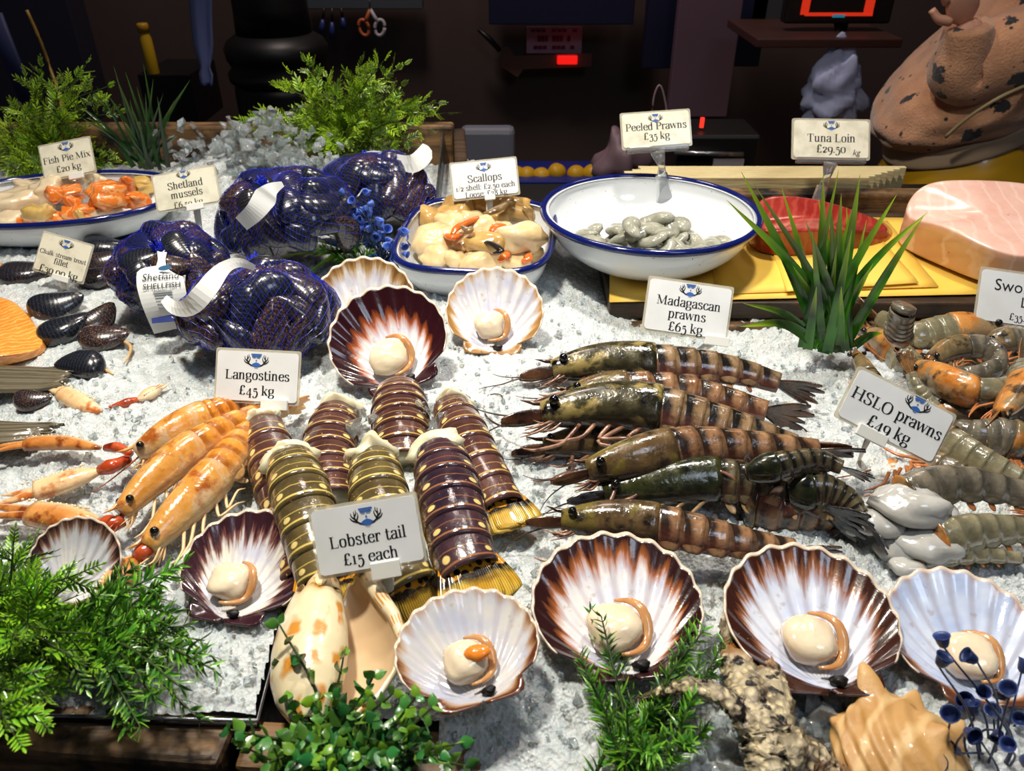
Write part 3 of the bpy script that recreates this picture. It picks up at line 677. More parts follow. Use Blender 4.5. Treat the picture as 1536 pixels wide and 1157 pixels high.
tiger('topmost row tiger prawn with dark olive head and tail reaching bare ice', [(828, 556, .02), (900, 546, .022), (985, 548, .022), (1060, 552, .020), (1120, 562, .016), (1168, 576, .012)], 28, head=.44, fanq=10)
tiger('brownish tiger prawn wedged between the topmost prawn and the yellow-patched one', [(850, 598, .008), (930, 590, .01), (1010, 588, .01), (1080, 600, .008), (1150, 618, .006)], 28, TIG2, head=.3, legs=3, ant=1)
o = tiger('tiger prawn with a pale yellow patch on its head in the middle of the pile', [(812, 622, .036), (900, 612, .038), (985, 618, .038), (1080, 640, .034), (1150, 660, .03), (1192, 672, .026)], 34, head=.46, fanq=20)
mb = MB(); mb.tube(spline([px(*q) for q in ((800, 622, .034), (782, 628, .028), (758, 640, .018), (735, 630, .012), (724, 612, .010), (732, 594, .010), (750, 592, .010), (757, 604, .010))], 30), [.0010, .0008, .0004], 6); mb.build('antenna', TIG.ant, o)
tiger('reddish tiger prawn mostly hidden under the yellow-patched one', [(815, 672, .010), (880, 664, .012), (960, 662, .012), (1040, 668, .012)], 26, TIG2, head=.6, legs=4, ant=1)
tiger('brown tiger prawn with clear dark bands across its back', [(880, 708, .036), (950, 692, .038), (1030, 674, .038), (1110, 672, .036), (1180, 674, .034), (1225, 676, .032)], 30, TIG2, dorsal=(0, .62, .8), head=.36, legs=3, fanq=10)
tiger('almost black tiger prawn with green sheen under the banded one', [(905, 742, .022), (980, 732, .024), (1060, 722, .026), (1130, 728, .026), (1190, 745, .026), (1235, 765, .024)], 30, TIG3, dorsal=(0, .7, .7), head=.52, legs=4)
tiger('tiger prawn lying lowest in the pile with legs propped over a scallop shell', [(842, 782, .026), (920, 784, .028), (1000, 794, .028), (1070, 808, .026), (1140, 820, .022), (1190, 826, .018)], 30, TIG2, head=.40, fanq=15, pleo=False)
tiger('tiger prawn turned belly up with brown swimmerets beside the lowest prawn', [(1110, 752, .012), (1160, 764, .014), (1210, 768, .014), (1260, 772, .012), (1300, 776, .01)], 32, TIG2, dorsal=(0, -.1, -1), head=.15, legs=2, ant=0, rost=0, scales=False, eyes=0)
tiger('black tiger prawn tail curled over the banded prawn near the white stake', [(1120, 712, .046), (1170, 700, .05), (1225, 690, .052), (1262, 702, .05)], 20, TIG3, dorsal=(0, .3, 1), head=.3, legs=0, ant=0, rost=0, scales=False, eyes=0, pleo=False)
tiger('short grey black tiger prawn behind the belly up prawn', [(1180, 742, .03), (1230, 738, .032), (1268, 752, .03), (1290, 776, .026)], 26, TIG3, dorsal=(0, .5, .8), head=.3, legs=0, ant=0, rost=0, scales=False, eyes=0, fan=1.2)
def grey(label, path, h, p=HS, **k):
    k.setdefault('rost', .7); return crust('grey_prawn', label, 'prawn', path, h*1.2, p, **k)
grey('grey prawn standing on end beside the spiky grass', [(1348, 516, .01), (1347, 494, .03), (1352, 470, .05), (1356, 458, .058)], 20, HS2, dorsal=(.2, -.9, .4), head=.35, ant=0, legs=0, pleo=False, rost=0, fan=0, scales=False, taper=.1)
grey('grey prawn with orange head pointing to the swordfish price card', [(1500, 500, -.002), (1455, 496, 0), (1410, 500, 0), (1365, 504, -.002), (1320, 478, -.004)], 25, head=.36)
grey('curled dusky prawn with black gut marks below the upright prawn', [(1390, 545, .008), (1430, 524, .012), (1478, 522, .012), (1500, 545, .010), (1468, 560, .008), (1420, 560, .008)], 17, HS2, dorsal=(0, .6, .8), head=.32, ant=1)
grey('bent grey prawn with glossy orange head behind the prawn price card', [(1378, 552, .018), (1420, 576, .024), (1470, 590, .026), (1515, 580, .024), (1530, 548, .02)], 27, dorsal=(0, -.6, .75), head=.38, ant=2)
grey('prawn head poking up behind the top corner of the prawn price card', [(1284, 534, -.008), (1300, 566, -.004), (1325, 600, -.006)], 17, HS2, head=.7, ant=1, fan=0, legs=2, pleo=False)
grey('upright prawn tail sticking out above the prawn price card', [(1420, 640, .0), (1390, 606, .01), (1373, 580, .022), (1366, 560, .03)], 17, HS, dorsal=(0, -.7, .6), head=.3, ant=0, legs=0, fan=.6, eyes=0, rost=0, scales=False, pleo=False)
grey('dusky prawn stretched along under the bent orange-headed prawn', [(1400, 612, .004), (1440, 618, .006), (1500, 620, .006), (1560, 618, .004)], 20, HS2, head=.4)
grey('thick grey prawn to the side of the prawn price card', [(1540, 672, .012), (1500, 658, .016), (1455, 655, .016), (1400, 640, .01)], 29, HS2, dorsal=(0, .6, .8), head=.2, ant=0, eyes=0, rost=0)
grey('olive grey prawn slanting down beside the prawn price card corner', [(1400, 650, .012), (1450, 680, .016), (1500, 705, .016), (1550, 730, .012)], 24, HS, dorsal=(.3, .6, .8), head=.2, ant=0, eyes=0)
grey('dusky pinkish prawn lowest beside the prawn price card', [(1360, 690, -.006), (1420, 712, 0), (1480, 740, 0), (1540, 760, 0)], 25, HS2, dorsal=(.3, .6, .8), head=.3, ant=0, eyes=0)
grey('prawn with orange brown head at the frame edge above the curled prawns', [(1500, 622, .030), (1525, 590, .034), (1545, 560, .036), (1580, 540, .03)], 24, HS, dorsal=(.8, -.1, .7), head=.45, ant=1, eyes=0)
grey('small grey prawn just under the swordfish price card', [(1480, 520, .004), (1520, 512, .008), (1570, 516, .008)], 20, HS2, head=.4, ant=1)
for i, (pts, h, l) in enumerate((([(1300, 500, -.022), (1350, 540, -.02), (1400, 575, -.02), (1450, 600, -.02)], 24, 'shadowed prawn at the bottom of the pile near the spiky grass'), ([(1560, 640, -.01), (1500, 630, -.014), (1440, 610, -.016), (1400, 590, -.02)], 26, 'shadowed prawn deep under the bent orange-headed prawn'), ([(1580, 540, -.012), (1520, 545, -.014), (1460, 540, -.014), (1400, 540, -.02)], 26, 'shadowed prawn deep under the curled one'),
    ([(1580, 700, -.012), (1520, 690, -.01), (1450, 690, -.01), (1400, 700, -.014)], 28, 'shadowed prawn under the thick grey prawn'), ([(1290, 740, -.02), (1340, 720, -.016), (1390, 700, -.014), (1440, 690, -.014)], 28, 'shadowed dusky prawn behind the white meat lump'), ([(1560, 770, -.012), (1500, 765, -.01), (1440, 765, -.01), (1390, 780, -.014)], 30, 'shadowed prawn between the two shellfish tails'))):
    grey(l, pts, h, HS2 if i % 2 else HS, dorsal=(0, .5, .8), head=.36, ant=1, eyes=1)
# shell-on lobster halves with white meat in the corner pile
M['white_meat'] = mat_flesh('white_raw_meat', (166, 164, 158), (200, 199, 195), .16, 45, .4)
def peeled_tail(label, path, h, mp, seed, dorsal=(0, .6, .8), p=HS2, **k):
    o = crust('shellfish_tail', label, 'prawn', path, h, p, dorsal=dorsal, head=.06, legs=0, ant=0, rost=0, scales=False, eyes=0, **k)
    mb = MB()
    for i, (u, v, z, r) in enumerate(mp):
        q = px(u, v, z); s = mpp(q); mb.blob(q, (r*s*1.25, r*s*.9, r*s*.6), Rz(-20+30*i), amp=.12, seed=seed+i, freq=2.2)
    mb.build('meat', M['white_meat'], o); return o
peeled_tail('shellfish tail with a bulging lump of white meat below the prawn price card', [(1350, 752, .03), (1400, 730, .034), (1460, 728, .034), (1515, 738, .03), (1570, 745, .026)], 36, [(1365, 760, .030, 46), (1325, 782, .020, 34), (1285, 792, .012, 18), (1400, 775, .018, 40)], 3)
peeled_tail('pale shellfish tail lying in front of the bulging white meat', [(1400, 815, .016), (1450, 800, .02), (1510, 795, .02), (1570, 800, .018)], 34, [(1390, 815, .014, 40), (1355, 820, .008, 34)], 8, p=HS)
peeled_tail('yellowish shellfish tail just behind the bluish white scallop shell', [(1370, 842, .006), (1420, 834, .01), (1470, 832, .01), (1530, 838, .008)], 20, [(1362, 852, .006, 22)], 12, p=HS)

# langoustines with their long claws
M['claw'] = mat_crust('langoustine_claw', (184, 108, 44), (216, 152, 84), (130, 60, 24), 0, (244, 214, 170))
M['claw_pale'] = mat_crust('pale_claw', (222, 176, 124), (238, 206, 160), (192, 106, 44), 0, (246, 226, 190))
M['claw_red'] = mat_crust('red_claw_joint', (172, 52, 22), (196, 92, 48), (110, 30, 16), 0)
def claw(parent, path, wpx, mat, arm=None, arm_mat=None, gap=.16, sgn=1):
    P = np.array([px(*p) for p in path]); K = spline(P, 40); W = wpx*1.25*mpp(K[20])/2; L = np.linalg.norm(K[-1]-K[0])
    def tub(mb, a, b, off, rs, flat=.7):
        i, j = int(a*39), int(b*39); S = spline(K[i:j+1], 18); T = nrm(S[-1]-S[0]); sd = nrm(np.cross(T, (0, 0, 1)))
        S = S+sd*np.linspace(0, 1, 18)[:, None]**.8*off*W; mb.tube(S, [r*W for r in rs], 12, flat=flat)
    mb = MB(); tub(mb, 0, .62, 0, [.30, .75, 1.0, 1.02, .92], .75)
    tub(mb, .55, 1, .52*sgn, [.55, .42, .30, .08]); c = mb.build('claw', mat, parent)
    mb = MB(); tub(mb, .55, .97, -.50*sgn, [.46, .36, .26, .06]); mb.build('finger', mat, c)
    # teeth row along the edge
    mb = MB(); T = nrm(K[-1]-K[0]); sd = nrm(np.cross(T, (0, 0, 1)))
    for i in np.linspace(6, 28, 14).astype(int): mb.blob(K[i]+sd*W*.55+np.array([0, 0, W*.62]), (W*.10,)*3, amp=0, seg=6, rings=5)
    mb.build('spine_row', plain('claw_spine', (240, 224, 190), .3) if 'claw_spine' not in bpy.data.materials else bpy.data.materials['claw_spine'], c)
    if arm:
        mb = MB(); mb.tube(spline([px(*p) for p in arm], 12), [W*.42, W*.45, W*.62, W*.40], 10); mb.build('arm', arm_mat or M['claw_red'], parent)
def lang(label, path, h, **k): return crust('langoustine', label, 'langoustine', path, h, LG, hmin=.42, rost=.9, scales=False, wid=.85, taper=.40, **k)
o = lang('langoustine lying highest with black-spotted head and two long claws', [(205, 682, .024), (250, 656, .028), (300, 632, .028), (340, 618, .026), (365, 612, .02), (372, 624, .012)], 30, dorsal=(-.15, .55, .8), head=.55, ant=1, fan=0)
claw(o, [(150, 672, .018), (90, 664, .016), (30, 668, .014), (-30, 678, .012)], 22, M['claw'], [(196, 682, .02), (180, 672, .022), (158, 672, .02)])
claw(o, [(152, 706, .016), (100, 722, .014), (45, 740, .012), (-8, 752, .010)], 32, M['claw_pale'], [(192, 690, .018), (172, 698, .022), (150, 706, .018)], sgn=-1)
o = lang('langoustine in the middle with one thick orange claw stretched sideways', [(182, 770, .026), (225, 726, .03), (275, 684, .032), (330, 650, .03), (385, 625, .024), (425, 614, .016)], 30, dorsal=(-.3, .5, .8), head=.44, fan=.7)
claw(o, [(152, 786, .016), (100, 778, .016), (40, 770, .014), (-30, 766, .012)], 38, M['claw'], [(185, 780, .02), (170, 786, .02), (150, 786, .016)])
o = lang('langoustine lying lowest with white-edged belly plates next to the purple-rimmed scallop', [(222, 822, .02), (265, 776, .024), (310, 730, .026), (345, 688, .026), (372, 650, .022), (395, 628, .016)], 34, dorsal=(-.45, .5, .7), head=.44, fan=0)
claw(o, [(205, 835, .014), (182, 862, .012), (165, 890, .010), (148, 925, .008)], 40, M['claw'], [(232, 818, .016), (220, 826, .018), (205, 836, .014)])
# loose claws
def loose_claw(label, path, w, mat, arm, am):
    P = np.array([px(*p) for p in path]); t = thing('langoustine_claw', label, 'claw', P[1]-[0, 0, .006]); claw(t, path, w, mat, arm, am); return t
loose_claw('pale detached claw with orange tip lying alone on ice above the langoustines', [(150, 618, .006), (120, 604, .007), (92, 588, .007), (65, 570, .006)], 26, M['claw_pale'], None, None)
loose_claw('slim detached claw with a red joint below the netted mussels', [(206, 600, .006), (222, 592, .007), (236, 584, .006), (249, 574, .006)], 18, M['claw_pale'], [(165, 613, .005), (185, 606, .007), (206, 600, .006)], M['claw_red'])
# ---------------------------------------------------------------- mussels
def mat_mussel():
    g = G('mussel_shell'); u = g.at('pu'); v = g.at('pv'); r = g.rnd()
    ring = g.m_('SINE', g.m_('MULTIPLY', g.m_('ADD', u, g.m_('MULTIPLY', g.noise(60, 2), .05)), 95.0))
    n = g.noise(70, 4)
    c = g.mix(g.mr(n, .4, .7), (12, 14, 20), (34, 40, 54))
    c = g.mix(g.m_('MULTIPLY', g.mr(ring, .3, 1), .35), c, (66, 66, 74))
    br = g.m_('MULTIPLY', g.mr(g.noise(38, 3), .50, .64), g.mr(r, .35, .8))
    c = g.mix(br, c, (112, 72, 44))
    c = g.mix(g.m_('MULTIPLY', g.mr(g.noise(90, 3), .64, .74), .5), c, (150, 132, 106))
    return g.fin(c, g.mr(n, .3, .7, .12, .32), coat=.6, nrm=g.bump(g.m_('ADD', ring, g.m_('MULTIPLY', n, .3)), .06, .001))
M['mussel'] = mat_mussel()
def mussel_mesh():
    mb = MB(); nu, nv = 22, 20; u = np.linspace(0, 1, nu); th = np.arange(nv)*2*PI/nv
    w = 1.0*np.clip(u, 0, 1)**.55*np.clip(1-u**3.2, 0, 1)**.5*.92; h = .72*np.clip(u, 0, 1)**.7*np.clip(1-u**3.0, 0, 1)**.5*.92
    x = (u-.5); bend = .10*np.sin(u*PI)
    P = np.zeros((nu, nv, 3)); P[..., 0] = x[:, None]
    P[..., 1] = w[:, None]*.5*np.cos(th)+bend[:, None]; P[..., 2] = h[:, None]*.5*np.sign(np.sin(th))*np.abs(np.sin(th))**.75*1.1
    mb.grid(P, wrap=True, cap0=True, cap1=True); return mb
MUS = None
def mussel(c, L, R, label, group, cat='mussel'):
    global MUS
    if MUS is None: MUS = mussel_mesh().build('mussel', M['mussel']); o = MUS
    else: o = MUS.copy(); COL.objects.link(o)
    o.location = Vector(c); o.scale = (L, L, L); o.rotation_euler = Matrix(np.asarray(R).tolist()).to_euler()
    for k in ('group',):
        if k in o: del o[k]
    return tag(o, label, cat, group)
for (u, v, ang, L, z, tl, lab) in ((40, 408, 190, 72, .010, 20, 'loose black mussel lying behind the trout price card'), (157, 367, 175, 58, .010, 10, 'loose mussel half hidden at the top corner of the trout price card'), (158, 390, 205, 54, .012, -20, 'brownish loose mussel next to the trout price card'),
        (148, 413, 200, 54, .010, 15, 'loose mussel below the brownish one beside the netted bag'), (84, 455, 200, 72, .011, -15, 'loose black mussel topmost of the scattered four on open ice'), (96, 490, 215, 72, .012, 20, 'broad black mussel just under the topmost scattered one'),
        (143, 478, 232, 62, .013, -30, 'brown upright mussel with pale beard leaning between two black ones'), (157, 503, 188, 66, .011, 10, 'black mussel with a pale thread hanging at its rim'), (118, 551, 352, 68, .011, -10, 'rounded dark mussel lying beside the grey fish tail'),
        (50, 597, 182, 50, .009, 0, 'small brown black mussel below the grey fish tail'), (190, 338, 200, 46, .012, 20, 'mussel peeking out under the oval fish tray')):
    p = px(u, v, z); L_ = L*mpp(p)*1.15
    mussel(p, L_, Rx(30)@Rz(ang)@Rx(tl), lab, None)
M['thread'] = plain('mussel_beard', (206, 170, 120), .5)
for pts, lab in ((((186, 512), (196, 520), (194, 532), (186, 545)), 'pale mussel thread hanging from the black mussel on ice'), (((150, 553), (160, 556), (170, 562)), 'short mussel thread beside the rounded dark mussel')):
    mb = MB(); mb.tube(spline([px(u, v, .006) for u, v in pts], 12), [.0018, .002, .0014, .0006], 6); single(mb, 'mussel_thread', M['thread'], lab, 'thread')
# net bags
g = G('blue_net'); M['net'] = g.fin((12, 34, 176), .32, spec=.6)
def net_bag(label, c, rad, knot, n, seed, which):
    rg = np.random.default_rng(seed); c = np.array(c); rad = np.array(rad); kd = nrm(np.array(knot)-c)
    verts, faces = [], []; k = 0; base = mussel_mesh(); BV = base.arr(); BF = base.F
    gold = PI*(3-5**.5); allv = []; allf = []; off = 0
    for i in range(n):
        zf = 1-1.25*(i+.5)/n; r = math.sqrt(max(0, 1-zf*zf)); a = gold*i+seed
        d = np.array([r*math.cos(a), r*math.sin(a), zf])
        p = c+d*rad*rg.uniform(.66, .78); p[2] = max(p[2], float(ice_base(p[0], p[1]))+.010)
        nn = nrm(d/rad); t0 = nrm(np.cross(nn, rg.normal(size=3))); tk = kd-nn*np.dot(kd, nn)
        t0 = nrm(.8*t0+.9*nrm(tk)*rg.choice([-1, 1])); b0 = np.cross(nn, t0); tw = math.radians(rg.uniform(-35, 35))
        Rm = np.stack([t0, b0*math.cos(tw)+nn*math.sin(tw), nn*math.cos(tw)-b0*math.sin(tw)], 1)
        L = rg.uniform(.042, .052)*min(1.15, rad[0]/.07)
        mussel(p, L, Rm, 'dark mussel packed in the '+which, 'mussels in the '+which)
        allv.append((BV*L)@Rm.T+p); allf += [tuple(x+off for x in f) for f in BF]; off += len(BV)
    bv = BVHTree.FromPolygons(np.concatenate(allv).tolist(), allf)
    # polar net around the knot direction
    A = nrm(np.cross(kd, (0.2, .9, .3))); B = np.cross(kd, A); nt, npz = 32, 50
    th = np.linspace(.05, 2.75, nt); R_ = np.zeros((nt, npz)); D = np.zeros((nt, npz, 3))
    for i in range(nt):
        for j in range(npz):
            ph = 2*PI*(j+.5*(i % 2))/npz; d = math.cos(th[i])*kd+math.sin(th[i])*(math.cos(ph)*A+math.sin(ph)*B); D[i, j] = d
            hit = bv.ray_cast(Vector(c+d*.4), Vector(-d))
            R_[i, j] = .4-hit[3] if hit[0] is not None else 0
    for _ in range(2):
        nb = (np.roll(R_, 1, 1)+np.roll(R_, -1, 1)+np.vstack([R_[:1], R_[:-1]])+np.vstack([R_[1:], R_[-1:]]))/4
        R_ = np.maximum(R_, nb)
    R_ = R_+.0006
    kr = np.linalg.norm(np.array(knot)-c); w = np.exp(-(th/.34)**2)[:, None]; R_ = R_*(1-w)+kr*w
    P = c+D*R_[..., None]; P[..., 2] = np.maximum(P[..., 2], ice_base(P[..., 0], P[..., 1])+.002)
    pin = (1-.75*np.exp(-(th/.30)**2))[:, None, None]; ax = c+kd*(D@kd*R_)[..., None]; P = ax+(P-ax)*pin
    t = thing('net_bag', label, 'net bag', c-[0, 0, rad[2]])
    mb = MB(); F = []
    V = P.reshape(-1, 3)
    for i in range(nt-2):
        for j in range(npz):
            jn = (j+1) % npz
            if i % 2 == 0: a, b, c_, d_ = i*npz+j, (i+1)*npz+j, (i+2)*npz+j, (i+1)*npz+(j-1) % npz
            else: a, b, c_, d_ = i*npz+j, (i+1)*npz+jn, (i+2)*npz+j, (i+1)*npz+j
            F.append((a, b, c_, d_))
    mb.add(V, F); mb.build('net', M['net'], t, smooth=False, mods=[('WIREFRAME', dict(thickness=.00045, use_even_offset=False, use_replace=True))])
    # gathered tuft at the knot
    mb = MB(); k0 = np.array(knot)
    for i in range(34):
        a = rg.uniform(0, 2*PI); o = (math.cos(a)*A+math.sin(a)*B)
        mb.tube([k0-kd*.012+o*rg.uniform(.010, .02), k0+o*.003, k0+kd*rg.uniform(.006, .016)+o*rg.uniform(.002, .007)], .0007, 4)
    mb.build('knot', M['net'], t)
    return t
BAGS = [('blue net bag of mussels with the large printed tag', px(256, 408, .042), (.068, .064, .048), px(240, 378, .074), 26, 1, 'blue net bag with the large printed tag'),
        ('blue net bag of mussels nearest the langoustine price card', px(388, 470, .040), (.078, .064, .048), px(382, 405, .070), 28, 2, 'blue net bag nearest the langoustine price card'),
        ('big blue net bag of mussels in the middle with a folded white tag', px(434, 332, .054), (.096, .074, .064), px(398, 280, .104), 34, 3, 'big middle net bag with a folded white tag'),
        ('blue net bag of mussels under the fern with a curled white tag', px(562, 290, .044), (.080, .066, .054), px(548, 245, .074), 26, 4, 'net bag under the fern')]
for b in BAGS: net_bag(*b)

# ---------------------------------------------------------------- lettering
GL = {
'a': (46, 'C 9,38 13,47 24,50 34,46 36,36|S 36,38 36,8|C 36,10 38,1 46,3|C 36,29 20,26 8,18 8,7 16,0 27,2 36,10'),
'b': (52, 'S 12,75 12,2|C 12,38 22,49 36,47 44,25 36,2 22,0 12,8|H 7,74,12'),
'c': (44, 'C 38,38 35,47 25,50 12,42 8,25 13,7 25,0 35,3 41,12|D 37,39,5'),
'd': (53, 'S 40,75 40,1|C 40,38 30,49 16,47 8,25 16,2 30,0 40,10|H 35,74,12|H 45,1,12'),
'e': (46, 'T 9,28 41,28|C 41,28 38,45 26,50 13,43 8,25 13,7 26,0 36,3 42,12'),
'f': (31, 'S 14,1 14,58|C 14,58 17,72 25,76 33,71|T 4,49 28,49|H 15,1,24|D 31,70,5'),
'g': (49, 'C 24,50 12,47 8,34 13,21 24,18 35,21 40,34 36,47 24,50|C 15,20 9,12 17,5 34,4 44,-6 37,-19 20,-22 8,-16 9,-5 18,3|T 36,45 47,50'),
'h': (54, 'S 12,75 12,1|C 12,38 22,49 34,48 39,36|S 39,38 39,1|H 7,74,12|H 12,1,22|H 40,1,20'),
'i': (26, 'S 13,50 13,1|D 13,67,6|H 8,49,12|H 13,1,24'),
'k': (52, 'S 12,75 12,1|T 42,49 14,22|S 22,30 42,1|H 7,74,12|H 12,1,22|H 40,49,18|H 43,1,18'),
'l': (26, 'S 13,75 13,1|H 8,74,12|H 13,1,24'),
'm': (80, 'S 12,50 12,1|C 12,38 20,49 32,48 37,36|S 37,38 37,1|C 37,38 46,49 58,48 63,36|S 63,38 63,1|H 7,49,12|H 12,1,20|H 37,1,18|H 64,1,20'),
'n': (54, 'S 12,50 12,1|C 12,38 22,49 34,48 39,36|S 39,38 39,1|H 7,49,12|H 12,1,22|H 40,1,20'),
'o': (50, 'C 25,50 12,44 8,25 12,6 25,0 38,6 42,25 38,44 25,50'),
'p': (53, 'S 12,50 12,-22|C 12,38 22,49 36,47 44,25 36,2 22,0 12,8|H 7,49,12|H 13,-21,24'),
'r': (38, 'S 12,50 12,1|C 12,34 18,46 28,50 35,46|D 34,44,5|H 7,49,12|H 13,1,24'),
's': (42, 'C 34,40 28,49 19,50 10,44 11,34 22,27 33,20 35,8 26,0 15,1 7,10|T 35,49 35,38|T 7,1 7,11'),
't': (34, 'S 14,66 14,12|C 14,14 17,1 26,0 33,7|T 4,49 30,49'),
'u': (55, 'S 12,50 12,14|C 12,16 16,1 26,0 39,12|S 39,50 39,1|H 7,49,14|H 34,49,14|H 45,1,12'),
'w': (70, 'S 6,50 20,1|T 36,50 20,1|S 36,50 50,1|T 64,50 50,1|H 6,49,18|H 36,49,16|H 64,49,14'),
'x': (50, 'S 8,50 42,1|T 42,50 8,1|H 8,49,18|H 42,49,16|H 8,1,16|H 43,1,18'),
'C': (66, 'C 57,52 50,66 36,71 17,62 8,36 17,8 36,-1 50,5 59,19|T 57,70 57,52'),
'F': (60, 'S 16,70 16,1|T 6,69 55,69|T 16,37 42,37|T 55,70 55,54|T 42,45 42,29|H 17,1,28'),
'H': (80, 'S 16,70 16,1|S 64,70 64,1|T 16,36 64,36|H 16,69,26|H 16,1,26|H 64,69,26|H 64,1,26'),
'L': (60, 'S 16,70 16,1|T 6,1 54,1|T 54,0 54,20|H 17,69,28'),
'M': (90, 'T 15,70 15,1|S 15,70 44,4|T 73,70 44,4|S 73,70 73,1|H 12,69,18|H 15,1,20|H 75,69,18|H 74,1,26'),
'O': (74, 'C 36,71 15,60 8,35 15,9 36,-1 57,9 64,35 57,60 36,71'),
'P': (58, 'S 16,70 16,1|C 14,69 36,70 49,62 52,52 48,40 36,34 16,34|H 17,1,28|H 11,69,16'),
'S': (58, 'C 46,54 42,66 30,71 15,66 10,54 18,42 34,34 47,25 49,12 40,1 24,-1 12,6 8,18|T 47,70 47,53|T 8,0 8,18'),
'T': (66, 'S 33,70 33,1|T 6,69 60,69|T 6,70 6,52|T 60,70 60,52|H 33,1,28'),
'\u00a3': (56, 'C 44,56 40,68 30,70 20,62 18,46 18,24 14,8 8,2|C 8,3 16,8 28,1 40,1 48,11|T 6,34 36,34'),
'0': (52, 'C 26,50 12,44 8,25 12,6 26,0 40,6 44,25 40,44 26,50'),
'1': (30, 'S 15,50 15,1|H 9,48,12|H 15,1,24'),
'2': (46, 'C 8,36 13,48 24,50 35,44 33,30 8,3|S 8,4 30,4|T 8,3 40,3|T 40,3 41,14'),
'3': (44, 'C 7,40 14,49 24,50 34,42 30,28 16,24|C 16,24 34,20 39,4 34,-14 20,-22 6,-14|D 8,-13,5'),
'4': (50, 'S 33,50 33,-22|T 33,50 4,3|T 4,3 47,3|H 33,-21,22'),
'5': (44, 'T 12,50 12,26|S 13,47 36,47|C 12,26 28,30 38,16 37,-2 28,-18 14,-22 5,-14|D 8,-13,5'),
'6': (50, 'C 38,70 20,58 9,38 8,20|C 26,42 12,36 8,20 13,5 26,0 38,6 42,21 38,36 26,42'),
'8': (50, 'C 26,70 14,66 12,54 24,40 38,28 42,14 36,3 25,0 13,3 8,14 14,28 28,40 40,56 36,67 26,70'),
'9': (50, 'C 25,50 12,45 8,31 13,14 25,9 37,14 42,30 38,45 25,50|C 42,30 40,6 28,-14 12,-22'),
'.': (20, 'D 9,4,6'), ':': (22, 'D 10,4,6|D 10,44,6'), '/': (34, 'T 30,74 4,-6'), ' ': (26, ''),
}
def glyph(mb, ch, x0, y0, sc, z, fn, bold=1.0):
    adv, body = GL.get(ch, (30, ''))
    def out(pts, w, k):
        P = np.asarray(pts, float); T = np.gradient(P, axis=0); T /= np.linalg.norm(T, axis=1)[:, None]+1e-9
        Nn = np.stack([-T[:, 1], T[:, 0]], 1); a = P+Nn*w[:, None]/2; b = P-Nn*w[:, None]/2; n = len(P)
        V = [fn(x0+q[0]*sc/100, y0+q[1]*sc/100, z) for q in np.vstack([a, b])]
        mb.add(V, [(i, i+1, n+i+1, n+i) for i in range(n-1)])
    for st in body.split('|'):
        if not st: continue
        k, r = st.split(' ', 1)
        if k in 'HD':
            v = [float(q) for q in r.split(',')]
            if k == 'H': out([(v[0]-v[2]/2, v[1]), (v[0]+v[2]/2, v[1])], np.array([3.2, 3.2])*bold, k)
            else:
                a = np.arange(10)*2*PI/10; V = [fn(x0+(v[0]+v[2]*math.cos(q))*sc/100, y0+(v[1]+v[2]*math.sin(q))*sc/100, z) for q in a]; mb.add(V, [tuple(range(10))])
            continue
        P = np.array([[float(y) for y in q.split(',')] for q in r.split()])
        if k == 'C': P = spline(P, 6*len(P)); T = np.gradient(P, axis=0); T /= np.linalg.norm(T, axis=1)[:, None]+1e-9; w = 3.4+8.6*np.abs(T[:, 1])**1.4
        else: P = np.array([P[0]+(P[1]-P[0])*t for t in (0, .5, 1)]); w = np.full(3, 11.5 if k == 'S' else 3.6)
        out(P, w*bold, k)
    return adv*sc/100
def text_w(s, sc): return sum(GL.get(c, (30, ''))[0] for c in s)*sc/100
INK = plain('black_ink', (24, 24, 26), .55); BLUE_INK = plain('blue_ink', (52, 100, 176), .5); NAVY_INK = plain('navy_ink', (24, 44, 120), .5)
g = G('white_card'); n = g.noise(30, 3); M['card'] = g.fin(g.mix(g.mr(n, .4, .7), (236, 238, 240), (226, 228, 228)), .3, coat=.4)
g = G('cream_card'); M['card_old'] = g.fin(g.mix(g.mr(g.noise(50, 4), .45, .7), (232, 228, 208), (206, 200, 176)), .4, coat=.3)
M['sleeve'] = G('card_sleeve').fin((232, 226, 208), .12, tr=.55, coat=.4, ior=1.2)
def rr2(w, h, r, n=6):
    pts = []
    for cx, cy, a0 in ((w/2-r, h/2-r, 0), (-w/2+r, h/2-r, 90), (-w/2+r, -h/2+r, 180), (w/2-r, -h/2+r, 270)):
        for a in np.linspace(a0, a0+90, n): pts.append((cx+r*math.cos(math.radians(a)), cy+r*math.sin(math.radians(a))))
    return pts
def sans(mb_parent, s, size, pos, R, o3, name='lettering', mat=None, shear=0):
    cu = bpy.data.curves.new('t', 'FONT'); cu.body = s; cu.size = size; cu.align_x = 'CENTER'; cu.align_y = 'CENTER'; cu.shear = shear; cu.resolution_u = 3
    ob = bpy.data.objects.new('t', cu); COL.objects.link(ob); dg = bpy.context.evaluated_depsgraph_get(); me = bpy.data.meshes.new_from_object(ob.evaluated_get(dg))
    bpy.data.objects.remove(ob); me.materials.clear(); me.materials.append(mat or INK); me.name = name
    o = bpy.data.objects.new(name, me); COL.objects.link(o); o.parent = mb_parent; o.location = Vector(pos); o.rotation_euler = Matrix(R.tolist()).to_euler(); WLOC[o.name] = (0, 0, 0)
    return o
